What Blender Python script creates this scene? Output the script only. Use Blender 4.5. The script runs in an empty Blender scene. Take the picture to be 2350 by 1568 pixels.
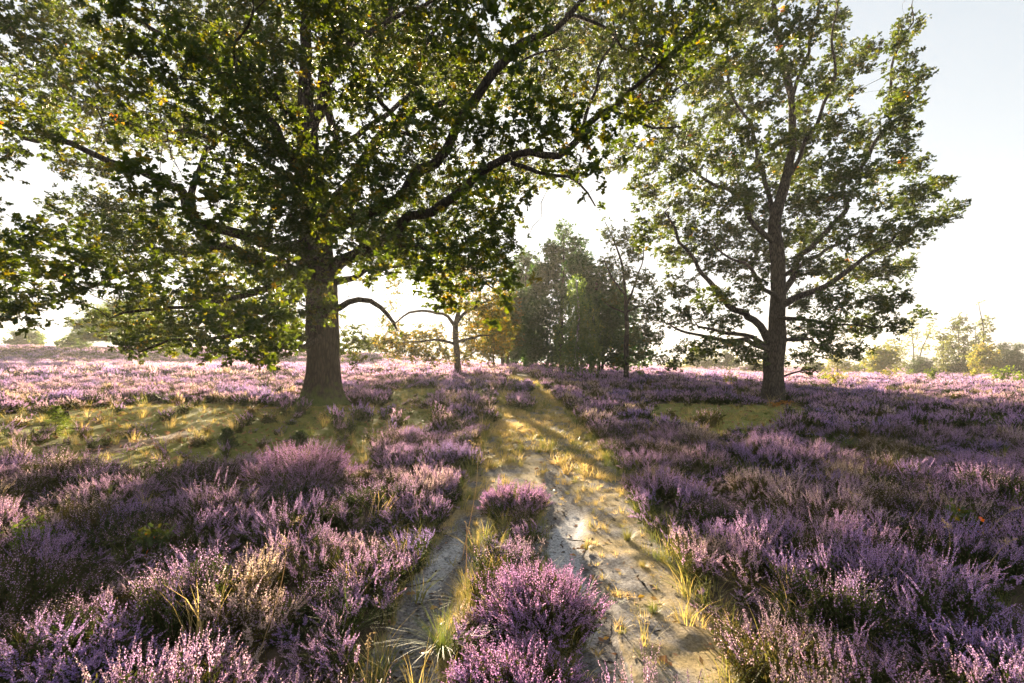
import bpy, math, random
import numpy as np
from mathutils import Vector, kdtree

rng = np.random.default_rng(7)
random.seed(7)
scene = bpy.context.scene
COL = scene.collection
F, CX, CY, CZ = 1109.0, 1175.0, 832.0, 1.5      # focal length, centre, eye level in units of a 2350 px wide picture; eye height
R = math.radians

# ------------------------------------------------------------------ helpers
def nrm(v):
    v = np.asarray(v, float)
    return v / np.maximum(np.linalg.norm(v, axis=-1, keepdims=True), 1e-9)

def at(px, py, d):
    return np.array([(px - CX) / F * d, d, CZ + (CY - py) / F * d])

def hash3(i, j, k):
    n = (i * 374761393 + j * 668265263 + k * 2147483647) & 0x7fffffff
    n = ((n ^ (n >> 13)) * 1274126177) & 0x7fffffff
    return ((n ^ (n >> 16)) & 0xffff) / 65535.0

def noise(x, y, z=0.0):
    x, y, z = np.broadcast_arrays(np.asarray(x, float), np.asarray(y, float), np.asarray(z, float))
    xi, yi, zi = np.floor(x).astype(np.int64), np.floor(y).astype(np.int64), np.floor(z).astype(np.int64)
    u, v, w = x - xi, y - yi, z - zi
    u, v, w = u*u*(3-2*u), v*v*(3-2*v), w*w*(3-2*w)
    r = 0
    for a in (0, 1):
        for b in (0, 1):
            for c in (0, 1):
                r = r + hash3(xi+a, yi+b, zi+c) * (u if a else 1-u) * (v if b else 1-v) * (w if c else 1-w)
    return r * 2 - 1

def fbm(x, y, z=0.0, o=4):
    s, a = 0, 1.0
    x, y, z = np.asarray(x, float), np.asarray(y, float), np.asarray(z, float)
    for k in range(o):
        s = s + a * noise(x * 2**k + 17.3*k, y * 2**k - 5.1*k, z * 2**k + 3.3*k)
        a *= .5
    return s / 1.9

def mesh_obj(name, verts, faces, mats, parent=None, attrs=None, mat_idx=None, smooth=False):
    me = bpy.data.meshes.new(name)
    verts = np.asarray(verts, np.float32).reshape(-1, 3)
    if not isinstance(faces, list):
        faces = [faces]
    faces = [np.asarray(f, np.int32) for f in faces if len(f)]
    me.vertices.add(len(verts)); me.vertices.foreach_set('co', verts.ravel())
    if faces:
        idx = np.concatenate([f.ravel() for f in faces])
        tot = np.concatenate([np.full(len(f), f.shape[1], np.int32) for f in faces])
        st = np.concatenate([[0], np.cumsum(tot)[:-1]]).astype(np.int32)
        me.loops.add(len(idx)); me.loops.foreach_set('vertex_index', idx)
        me.polygons.add(len(tot)); me.polygons.foreach_set('loop_start', st); me.polygons.foreach_set('loop_total', tot)
        if mat_idx is not None:
            me.polygons.foreach_set('material_index', np.asarray(mat_idx, np.int32))
    for k, a in (attrs or {}).items():
        a = np.asarray(a)
        if a.ndim == 2:
            at_ = me.attributes.new(k, 'FLOAT_VECTOR', 'POINT'); at_.data.foreach_set('vector', a.astype(np.float32).ravel())
        elif a.dtype.kind == 'i':
            at_ = me.attributes.new(k, 'INT', 'POINT'); at_.data.foreach_set('value', a.astype(np.int32))
        else:
            at_ = me.attributes.new(k, 'FLOAT', 'POINT'); at_.data.foreach_set('value', a.astype(np.float32))
    for m in (mats if isinstance(mats, (list, tuple)) else [mats]):
        if m: me.materials.append(m)
    me.update(calc_edges=True)
    if faces:
        me.polygons.foreach_set('use_smooth', np.full(len(me.polygons), smooth))
    ob = bpy.data.objects.new(name, me)
    COL.objects.link(ob)
    if parent is not None:
        ob.parent = parent
    return ob

def tag(o, label=None, cat=None, group=None, kind=None):
    if label: o['label'] = label
    if cat: o['category'] = cat
    if group: o['group'] = group
    if kind: o['kind'] = kind
    return o

def empty(name, loc, label, cat, group=None):
    o = bpy.data.objects.new(name, None); COL.objects.link(o)
    o.location = [float(v) for v in loc]; o.empty_display_size = .2
    return tag(o, label, cat, group)

class Geo:
    """collects vertices and quads/tris with a tint and a material index"""
    def __init__(s): s.v, s.f, s.m, s.t, s.n = [], [], [], [], 0
    def add(s, v, f, mat=0, tint=0.0):
        v = np.asarray(v, float).reshape(-1, 3); f = np.asarray(f, int)
        s.v.append(v); s.f.append(f + s.n); s.m.append(np.full(len(f), mat)); s.t.append(np.broadcast_to(np.asarray(tint, float), (len(v),))); s.n += len(v)
    def obj(s, name, mats, parent=None, smooth=False):
        if not s.v: return None
        return mesh_obj(name, np.concatenate(s.v), s.f, mats, parent, {'tint': np.concatenate(s.t)}, np.concatenate(s.m), smooth)
    def data(s):
        return np.concatenate(s.v), s.f, np.concatenate(s.m), np.concatenate(s.t)

def tube(P, rad, n=6, cap=True):
    """a tube along P with radii rad -> verts, quad faces"""
    P = np.asarray(P, float); rad = np.asarray(rad, float)
    T = nrm(np.gradient(P, axis=0))
    up = np.array([0, 0, 1.0]) if abs(T[0][2]) < .9 else np.array([1.0, 0, 0])
    A = np.zeros_like(P); a = nrm(np.cross(T[0], up))
    for i in range(len(P)):
        a = nrm(a - T[i] * np.dot(a, T[i])); A[i] = a
    B = np.cross(T, A)
    th = np.linspace(0, 2*np.pi, n, endpoint=False)
    V = P[:, None] + rad[:, None, None] * (np.cos(th)[None, :, None] * A[:, None] + np.sin(th)[None, :, None] * B[:, None])
    m = len(P)
    i, j = np.meshgrid(np.arange(m-1), np.arange(n), indexing='ij')
    f = np.stack([i*n + j, i*n + (j+1) % n, (i+1)*n + (j+1) % n, (i+1)*n + j], -1).reshape(-1, 4)
    return V.reshape(-1, 3), f

# ------------------------------------------------------------------ materials
def new_mat(name):
    m = bpy.data.materials.new(name); m.use_nodes = True
    nt = m.node_tree; nt.nodes.clear()
    out = nt.nodes.new('ShaderNodeOutputMaterial')
    return m, nt, out

def N(nt, t, **kw):
    n = nt.nodes.new(t)
    for k, v in kw.items():
        if k in n.inputs: n.inputs[k].default_value = v
        else: setattr(n, k, v)
    return n

def ramp(nt, fac, stops):
    r = nt.nodes.new('ShaderNodeValToRGB')
    el = r.color_ramp.elements
    while len(el) < len(stops): el.new(.5)
    for e, (p, c) in zip(el, stops):
        e.position = p; e.color = (*c, 1)
    nt.links.new(fac, r.inputs[0])
    return r.outputs[0]

def mixc(nt, fac, a, b, blend='MIX'):
    m = nt.nodes.new('ShaderNodeMix'); m.data_type = 'RGBA'; m.blend_type = blend
    for s, v in ((m.inputs[0], fac), (m.inputs[6], a), (m.inputs[7], b)):
        if hasattr(v, 'is_linked'): nt.links.new(v, s)
        elif isinstance(v, (int, float)): s.default_value = v
        else: s.default_value = (*v, 1)
    return m.outputs[2]

def leafy(name, stops, trans_gain, trans=.45, rough=.5, spec=.25, attr='tint', inst=False):
    """thin leaf or petal: colour from the tint attribute, part of the light goes through"""
    m, nt, out = new_mat(name)
    a = N(nt, 'ShaderNodeAttribute', attribute_name=attr, attribute_type='INSTANCER' if inst else 'GEOMETRY')
    fac = a.outputs['Fac']
    if inst:
        a2 = N(nt, 'ShaderNodeAttribute', attribute_name='tint', attribute_type='GEOMETRY')
        ad = N(nt, 'ShaderNodeMath', operation='ADD'); nt.links.new(a.outputs['Fac'], ad.inputs[0]); nt.links.new(a2.outputs['Fac'], ad.inputs[1])
        fac = ad.outputs[0]
    c = ramp(nt, fac, stops)
    p = N(nt, 'ShaderNodeBsdfPrincipled', Roughness=rough); p.inputs['Specular IOR Level'].default_value = spec
    nt.links.new(c, p.inputs['Base Color'])
    t = N(nt, 'ShaderNodeBsdfTranslucent')
    nt.links.new(mixc(nt, 1.0, c, trans_gain, 'MULTIPLY'), t.inputs['Color'])
    mx = N(nt, 'ShaderNodeMixShader'); mx.inputs[0].default_value = trans
    nt.links.new(p.outputs[0], mx.inputs[1]); nt.links.new(t.outputs[0], mx.inputs[2])
    nt.links.new(mx.outputs[0], out.inputs['Surface'])
    return m

OAK_STOPS = [(0, (.011, .028, .012)), (.55, (.017, .036, .010)), (.9, (.036, .048, .010)), (.97, (.08, .07, .014)), (1, (.32, .09, .02))]
M_LEAF = leafy('oak_leaf', OAK_STOPS, (12.5, 7.6, .55), .27)
M_LEAF_D = leafy('shade_tinted_leaf', [(0, (.014, .040, .016)), (1, (.036, .066, .018))], (4.5, 4.2, .9), .35)  # grove leaves: lack of sun put into a duller translucent colour
M_LEAF_B = leafy('birch_and_hazed_leaf', [(0, (.04, .08, .03)), (.7, (.08, .125, .04)), (1, (.18, .16, .03))], (3.0, 2.7, 1.0), .45)  # birches; its paleness also serves as painted haze on the far left trees
M_LEAF_Y = leafy('yellowing_leaf', [(0, (.085, .11, .035)), (.6, (.15, .155, .04)), (1, (.25, .18, .05))], (2.5, 2.3, 1.0), .5)
M_NEEDLE = leafy('pine_needle', [(0, (.022, .042, .02)), (1, (.045, .065, .022))], (2.5, 2.4, 1.0), .3)
M_SAPLING = leafy('sapling_leaf', [(0, (.05, .085, .02)), (1, (.11, .14, .03))], (2.4, 2.3, 1.0), .5)
M_HFLOWER = leafy('heather_flower', [(0, (.32, .24, .60)), (.35, (.45, .29, .60)), (.6, (.56, .37, .58)), (.82, (.64, .52, .52)), (1, (.52, .41, .28))],
                  (1.5, 1.4, 1.15), .42, .7, .1, 'tint2', True)
M_HLEAF = leafy('heather_foliage', [(0, (.022, .042, .012)), (.5, (.04, .052, .016)), (1, (.10, .075, .025))], (2.0, 1.8, 1.0), .3, .7, .1, 'tint2', True)
M_GRASS = leafy('grass_blade', [(0, (.07, .115, .03)), (.35, (.17, .19, .05)), (.65, (.40, .32, .11)), (1, (.62, .48, .24))], (1.5, 1.35, 1.0), .4, .55, .2, 'tint2', True)
M_STRAW = leafy('straw', [(0, (.40, .29, .13)), (1, (.55, .42, .22))], (1.2, 1.1, 1.0), .35)
M_FALLEN = leafy('fallen_leaf', [(0, (.22, .11, .05)), (.7, (.36, .20, .10)), (1, (.60, .36, .04))], (1.1, 1.0, 1.0), .2)
M_HFLOWER_B = leafy('bush_flower', [(0, (.32, .23, .57)), (.5, (.50, .33, .58)), (1, (.62, .48, .52))], (1.55, 1.15, 1.2), .42, .7, .1)
M_HLEAF_B = leafy('bush_foliage', [(0, (.022, .042, .012)), (1, (.08, .07, .02))], (2.0, 1.8, 1.0), .3, .7, .1)

def bark_mat(name, dark, light, scale=9.0, moss=None, bump=.6):
    m, nt, out = new_mat(name)
    tc = N(nt, 'ShaderNodeTexCoord')
    mp = N(nt, 'ShaderNodeMapping'); mp.inputs['Scale'].default_value = (scale, scale, scale * .22)
    nt.links.new(tc.outputs['Object'], mp.inputs['Vector'])
    n1 = N(nt, 'ShaderNodeTexNoise', Scale=1.6, Detail=7.0, Roughness=.65); nt.links.new(mp.outputs[0], n1.inputs['Vector'])
    v1 = N(nt, 'ShaderNodeTexVoronoi', Scale=1.7); v1.feature = 'DISTANCE_TO_EDGE'; nt.links.new(mp.outputs[0], v1.inputs['Vector'])
    c = ramp(nt, n1.outputs['Fac'], [(.3, dark), (.7, light)])
    c2 = ramp(nt, v1.outputs['Distance'], [(0, (.22, .22, .22)), (.22, (1, 1, 1))])
    col = mixc(nt, 1.0, c, c2, 'MULTIPLY')
    if moss:
        a = N(nt, 'ShaderNodeAttribute', attribute_name='moss')
        n2 = N(nt, 'ShaderNodeTexNoise', Scale=7.0, Detail=5.0); nt.links.new(tc.outputs['Object'], n2.inputs['Vector'])
        ad = N(nt, 'ShaderNodeMath', operation='ADD'); nt.links.new(a.outputs['Fac'], ad.inputs[0]); nt.links.new(n2.outputs['Fac'], ad.inputs[1])
        fm = ramp(nt, ad.outputs[0], [(.72, (0, 0, 0)), (1.0, (1, 1, 1))])
        col = mixc(nt, fm, col, moss)
    p = N(nt, 'ShaderNodeBsdfPrincipled', Roughness=.9); p.inputs['Specular IOR Level'].default_value = .15
    nt.links.new(col, p.inputs['Base Color'])
    b = N(nt, 'ShaderNodeBump', Strength=1.0, Distance=.045)
    hs = N(nt, 'ShaderNodeMath', operation='ADD'); nt.links.new(n1.outputs['Fac'], hs.inputs[0]); nt.links.new(v1.outputs['Distance'], hs.inputs[1])
    nt.links.new(hs.outputs[0], b.inputs['Height']); nt.links.new(b.outputs[0], p.inputs['Normal'])
    nt.links.new(p.outputs[0], out.inputs['Surface'])
    return m

M_BARK = bark_mat('oak_bark', (.028, .021, .016), (.095, .072, .055), 9, (.075, .10, .02))
M_BARK2 = bark_mat('grey_bark', (.045, .036, .029), (.13, .105, .085), 11, (.07, .09, .025))
M_BARKF = bark_mat('far_bark', (.035, .028, .023), (.10, .08, .065), 6)
M_BIRCH = bark_mat('birch_bark', (.12, .11, .10), (.72, .69, .64), 4)
M_TWIG = bark_mat('twig_wood', (.08, .055, .035), (.20, .15, .11), 20)
M_CUT = bark_mat('cut_wood', (.16, .11, .07), (.34, .25, .16), 14)
m_, nt_, o_ = new_mat('heather_stem')
p_ = N(nt_, 'ShaderNodeBsdfPrincipled', Roughness=.9); p_.inputs['Base Color'].default_value = (.085, .05, .03, 1); nt_.links.new(p_.outputs[0], o_.inputs[0])
M_HSTEM = m_

# ------------------------------------------------------------------ terrain
CTRL = np.array([  # u = x/y, depth, ground height
 (-1.05,3,0),(-1.05,6,.06),(-1.05,10,.22),(-1.05,14,.28),(-1.05,22,.35),(-1.05,40,1.0),(-1.05,100,3.9),(-1.05,250,4.2),
 (-.7,3,0),(-.7,6,.05),(-.7,10,.2),(-.7,14,.28),(-.7,22,.35),(-.7,40,.95),(-.7,100,3.7),(-.7,250,4),
 (-.4,3,0),(-.4,5,.02),(-.4,9,.16),(-.4,13,.29),(-.4,22,.35),(-.4,40,.85),(-.4,100,3.0),(-.4,250,3.2),
 (0,3,0),(0,5,0),(0,9,.06),(0,15,.16),(0,30,.55),(0,60,1.0),(0,120,1.2),(0,250,1.2),
 (.25,3,0),(.25,5,0),(.25,15,.08),(.25,28,.42),(.25,60,.4),(.25,120,.2),(.25,250,0),
 (.55,3,0),(.55,5,0),(.55,17,.12),(.55,30,.1),(.55,70,-.35),(.55,150,-.3),(.55,250,-.3),
 (1.05,3,0),(1.05,5,0),(1.05,17,.05),(1.05,30,0),(1.05,70,-.4),(1.05,150,-.3),(1.05,250,-.3)])

OAK1 = ((735 - CX) / F * 13, 13.0)
OAK2 = ((1773 - CX) / F * 17, 17.0)

def H0(x, y):
    x, y = np.asarray(x, float), np.asarray(y, float)
    sh = x.shape; x = x.ravel(); y = y.ravel()
    out = np.zeros(len(x))
    for s in range(0, len(x), 50000):
        xx, yy = x[s:s+50000], y[s:s+50000]
        d = np.maximum(yy, 2.0)
        u = np.clip(xx / d, -1.6, 1.6); v = np.log(np.clip(d, 2, 300))
        w = np.exp(-((u[:, None] - CTRL[:, 0]) / .2)**2 - ((v[:, None] - np.log(CTRL[:, 1])) / .33)**2) + 1e-9
        z = (w * CTRL[:, 2]).sum(1) / w.sum(1)
        out[s:s+50000] = z * np.clip((yy - 2) / 1.5, 0, 1)
    return out.reshape(sh)

def H(x, y):
    x, y = np.asarray(x, float), np.asarray(y, float)
    z = H0(x, y)
    r1 = np.hypot(x - OAK1[0], y - OAK1[1]); z = z + .16 * np.exp(-(r1 / .75)**2)
    r2 = np.hypot(x - OAK2[0], y - OAK2[1]); z = z + .08 * np.exp(-(r2 / .7)**2)
    # a shallow hollow with a mossy bank on the left
    hx, hy = at(300, 980, 9.3)[:2]
    z = z - .10 * np.exp(-(((x - hx) / 2.2)**2 + ((y - hy) / .7)**2))
    z = z + .10 * np.exp(-(((x + 8.4) / 4.5)**2 + ((y - 12.2) / .9)**2))
    z = z + .035 * fbm(x * .55, y * .55, 0, 3) * np.clip(np.hypot(x, y) / 4, .3, 2)
    return z

def ground_at(px, py, dz=0.0):
    d = CZ * F / max(py - CY, 6)
    for _ in range(30):
        x = (px - CX) / F * d
        z = float(H0(np.array([x]), np.array([d]))[0]) + dz
        d = .5 * d + .5 * min(max((CZ - z) * F / max(py - CY, 6), 1.0), 220)
    return (px - CX) / F * d, d

def poly(pts, dz=0.0): return np.array([ground_at(*p) if len(p) > 2 else ground_at(p[0], p[1], dz) for p in pts])

def inside(P, x, y):
    c = np.zeros(x.shape, bool); n = len(P)
    for i in range(n):
        x1, y1 = P[i]; x2, y2 = P[(i+1) % n]
        hit = ((y1 > y) != (y2 > y)) & (x < (x2 - x1) * (y - y1) / (y2 - y1 + 1e-12) + x1)
        c ^= hit
    return c

PATH = poly([(1820,1720),(1720,1568),(1630,1440),(1550,1310),(1490,1200),(1445,1115),(1395,1040),(1335,970),(1285,920),(1240,885),(1213,858),
             (1186,858),(1160,870),(1150,905),(1125,965),(1100,1020),(1075,1085),(1045,1160),(985,1250),(930,1345),(880,1450),(800,1568),(740,1720)])
STRIP = poly([(1000,1720),(1010,1568),(1025,1470),(1065,1370),(1090,1275),(1115,1215),(1130,1165),(1150,1120),(1195,1110),(1230,1150),(1215,1215),(1215,1280),(1265,1330),(1290,1400),(1265,1470),(1310,1568),(1330,1720)], .2)
STRIP2 = poly([(1166,918),(1218,925),(1222,885),(1205,866),(1172,868)], .25)
CLEAR1 = poly([(-300,1005,.4),(-300,955),(0,958),(200,945),(420,922),(560,932),(690,945),(800,936),(1010,940),(1040,950),(860,985,.4),(845,1010,.4),(700,1030,.4),(640,1000,.4),(560,1000,.4),(420,1015,.4),(280,1030,.4),(100,1010,.4)])
CLEAR2 = poly([(1470,930),(1560,926),(1700,930),(1840,928),(1850,945,.3),(1790,962,.35),(1640,955,.35),(1520,955,.3)])
CLEAR3 = poly([(850,905),(930,893),(1010,893),(1000,908,.3),(900,916,.3)])
DUG = poly([(190,1035),(250,1010),(370,985),(440,975),(420,1000),(330,1025),(240,1045)])
RUT_R = poly([(1560,1720),(1470,1568),(1425,1480),(1405,1400),(1390,1320),(1360,1250),(1330,1190),(1310,1130),(1285,1065),(1245,1050),(1262,1100),(1255,1160),(1230,1210),(1225,1260),(1270,1330),(1290,1420),(1290,1568),(1300,1720)])
RUT_L = poly([(1000,1720),(1000,1568),(1000,1440),(1050,1330),(1075,1250),(1085,1190),(1050,1190),(1000,1240),(945,1320),(900,1420),(850,1568),(800,1720)])
WHITE = poly([(1370,1460),(1310,1450),(1300,1380),(1290,1310),(1262,1260),(1262,1210),(1300,1150),(1330,1190),(1345,1240),(1350,1300),(1380,1380),(1395,1420)])
WHITE_L = poly([(1055,1205),(1000,1255),(945,1325),(950,1370),(1010,1330),(1060,1250)])

def jit(x, y, a=.12, s=2.3):
    return x + a * fbm(x * s, y * s, 3.7, 3), y + a * fbm(x * s, y * s, 9.1, 3)

def masks(x, y):
    """path, strip (heather in the middle), clear, bare: booleans on the ground"""
    k = np.clip(np.hypot(x, y) / 5, .5, 3)
    X, Y = x + .12 * k * fbm(x*1.7, y*1.7, 3.7, 3), y + .12 * k * fbm(x*1.7, y*1.7, 9.1, 3)
    strip = inside(STRIP, X, Y) | inside(STRIP2, X, Y)
    path = inside(PATH, X, Y) & ~strip
    clear = (inside(CLEAR1, X, Y) | inside(CLEAR2, X, Y) | inside(CLEAR3, X, Y))
    bare = (inside(RUT_R, X, Y) | inside(RUT_L, X, Y)) & path
    white = (inside(WHITE, X, Y) | inside(WHITE_L, X, Y)) & path
    dug = inside(DUG, X, Y)
    return path, strip, clear, bare, white, dug

def build_ground():
    ang = np.concatenate([np.linspace(-62, 62, 560), np.linspace(62, 298, 90)[1:-1]])
    ang = np.radians(ang); na = len(ang)
    rad = [.7]
    while rad[-1] < 750: rad.append(rad[-1] * 1.0125)
    rad = np.array(rad); nr = len(rad)
    rr, aa = np.meshgrid(rad, ang, indexing='ij')
    x, y = rr * np.sin(aa), rr * np.cos(aa)
    z = H(x, y)
    path, strip, clear, bare, white, dug = masks(x, y)
    bare_f, white_f, path_f = bare.astype(float), white.astype(float), path.astype(float)
    clear_f, dug_f = clear.astype(float), dug.astype(float)
    def blur(a, n):
        for _ in range(n):
            a = (a + np.roll(a, 1, 1) + np.roll(a, -1, 1) + np.vstack([a[:1], a[:-1]]) + np.vstack([a[1:], a[-1:]])) / 5
        return a
    bare_f, white_f, path_f, clear_f, dug_f = blur(bare_f, 9), blur(white_f, 14), blur(path_f, 3), blur(clear_f, 3), blur(dug_f, 2)
    near = np.clip(1 - rr / 30, 0, 1)
    z = z - .05 * bare_f - .02 * white_f + near * (.012 * fbm(x * 9, y * 9, 1, 3) + .075 * clear_f * fbm(x * 2.1, y * 2.1, 5, 4) + .02 * path_f * (1 - bare_f) * fbm(x * 4.5, y * 4.5, 6, 3))
    far = np.clip((rr - 300) / 400, 0, 1); z = z * (1 - far)
    V = np.stack([x, y, z], -1).reshape(-1, 3)
    i, j = np.meshgrid(np.arange(nr-1), np.arange(na), indexing='ij')
    f = np.stack([i*na + j, (i+1)*na + j, (i+1)*na + (j+1) % na, i*na + (j+1) % na], -1).reshape(-1, 4)[:, ::-1]
    c = len(V); V = np.vstack([V, [[0, 0, float(z[0].mean())]]])
    k = np.arange(na); f3 = np.stack([np.full(na, c), (k+1) % na, k], -1)
    att = {'bare': np.append(bare_f, 0), 'white': np.append(white_f, 0), 'path': np.append(path_f, 0), 'clear': np.append(clear_f, 0), 'dug': np.append(dug_f, 0)}
    m, nt, out = new_mat('heath_soil')
    tc = N(nt, 'ShaderNodeTexCoord')
    def ns(scale, detail=6, rough=.62):
        n = N(nt, 'ShaderNodeTexNoise', Scale=scale, Detail=float(detail), Roughness=rough); nt.links.new(tc.outputs['Object'], n.inputs['Vector']); return n.outputs['Fac']
    def A(n): return N(nt, 'ShaderNodeAttribute', attribute_name=n).outputs['Fac']
    big, mid, fine = ns(.7), ns(6, 8, .7), ns(48, 9, .78)
    heath = ramp(nt, mid, [(.3, (.045, .035, .02)), (.7, (.11, .075, .05))])
    moss = ramp(nt, mid, [(.25, (.11, .12, .025)), (.5, (.20, .20, .04)), (.75, (.30, .25, .07))])
    dry = ramp(nt, fine, [(.3, (.09, .075, .04)), (.5, (.28, .21, .095)), (.72, (.48, .36, .17))])
    big2 = ns(2.2, 5, .6)
    soil = ramp(nt, fine, [(.36, (.04, .036, .036)), (.5, (.15, .14, .14)), (.66, (.34, .33, .335))])
    sand = ramp(nt, fine, [(.38, (.05, .047, .046)), (.46, (.34, .335, .34)), (.62, (.60, .59, .60))])
    duff = ramp(nt, fine, [(.3, (.04, .025, .015)), (.7, (.19, .12, .07))])
    def sharp(a, n, lo, hi):
        ad = N(nt, 'ShaderNodeMath', operation='ADD'); nt.links.new(a, ad.inputs[0]); nt.links.new(n, ad.inputs[1])
        return ramp(nt, ad.outputs[0], [(lo, (0, 0, 0)), (hi, (1, 1, 1))])
    def half(a):
        d = N(nt, 'ShaderNodeMath', operation='MULTIPLY'); d.inputs[1].default_value = .5; nt.links.new(a, d.inputs[0]); return d.outputs[0]
    mf = N(nt, 'ShaderNodeMath', operation='MULTIPLY_ADD'); mf.inputs[1].default_value = .45; nt.links.new(fine, mf.inputs[0])
    m6 = N(nt, 'ShaderNodeMath', operation='MULTIPLY'); m6.inputs[1].default_value = .55; nt.links.new(mid, m6.inputs[0]); nt.links.new(m6.outputs[0], mf.inputs[2])
    def sf(a): return sharp(half(A(a)), half(mf.outputs[0]), .46, .54)
    patchy = ramp(nt, big2, [(.42, (0, 0, 0)), (.56, (1, 1, 1))])
    dry = mixc(nt, patchy, soil, dry)
    c = mixc(nt, sf('path'), heath, dry)
    c = mixc(nt, sf('clear'), c, moss)
    c = mixc(nt, sf('dug'), c, duff)
    c = mixc(nt, sf('bare'), c, soil)
    c = mixc(nt, sharp(half(A('white')), half(mf.outputs[0]), .42, .66), c, sand)
    p = N(nt, 'ShaderNodeBsdfPrincipled', Roughness=.92); p.inputs['Specular IOR Level'].default_value = .2
    nt.links.new(c, p.inputs['Base Color'])
    b = N(nt, 'ShaderNodeBump', Strength=.55, Distance=.012); nt.links.new(fine, b.inputs['Height']); nt.links.new(b.outputs[0], p.inputs['Normal'])
    nt.links.new(p.outputs[0], out.inputs['Surface'])
    g = mesh_obj('ground', V, [f, f3], m, attrs=att, smooth=True)
    tag(g, 'heath soil with a sandy two rut track and mossy clearings', 'ground', kind='structure')
build_ground()

# ------------------------------------------------------------------ scattering (uncountable ground cover only)
HIDDEN = {}
def protos(name, objs):
    c = bpy.data.collections.new(name)
    for o in objs:
        COL.objects.unlink(o); c.objects.link(o)
    return c

def scatter(name, label, cat, pts, rot, scl, idx, tint, coll, mats):
    ob = mesh_obj(name, pts, [], mats, attrs={'rot': rot, 'scl': scl, 'pick': idx.astype(np.int32), 'tint2': tint})
    tag(ob, label, cat, kind='stuff')
    ng = bpy.data.node_groups.new(name + '_nodes', 'GeometryNodeTree')
    ng.interface.new_socket('Geometry', in_out='INPUT', socket_type='NodeSocketGeometry')
    ng.interface.new_socket('Geometry', in_out='OUTPUT', socket_type='NodeSocketGeometry')
    gi, go = ng.nodes.new('NodeGroupInput'), ng.nodes.new('NodeGroupOutput')
    ci = ng.nodes.new('GeometryNodeCollectionInfo'); ci.inputs['Collection'].default_value = coll
    ci.inputs['Separate Children'].default_value = True; ci.inputs['Reset Children'].default_value = True
    ip = ng.nodes.new('GeometryNodeInstanceOnPoints'); ip.inputs['Pick Instance'].default_value = True
    def na(n, t):
        x = ng.nodes.new('GeometryNodeInputNamedAttribute'); x.data_type = t; x.inputs['Name'].default_value = n
        return [s for s in x.outputs if s.enabled and s.name == 'Attribute'][0]
    L = ng.links.new
    L(gi.outputs[0], ip.inputs['Points']); L(ci.outputs[0], ip.inputs['Instance'])
    L(na('pick', 'INT'), ip.inputs['Instance Index']); L(na('rot', 'FLOAT_VECTOR'), ip.inputs['Rotation']); L(na('scl', 'FLOAT_VECTOR'), ip.inputs['Scale'])
    L(ip.outputs[0], go.inputs[0])
    md = ob.modifiers.new('scatter', 'NODES'); md.node_group = ng
    return ob

DIA = np.array([[0, 1, 2, 3]])
def diamonds(P, A, B):
    """quads P +- A, P +- B"""
    n = len(P)
    V = np.stack([P - A, P + B, P + A, P - B], 1).reshape(-1, 3)
    f = np.arange(4 * n).reshape(n, 4)
    return V, f

def rdir(g, n): return nrm(g.normal(size=(n, 3)))

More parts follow.
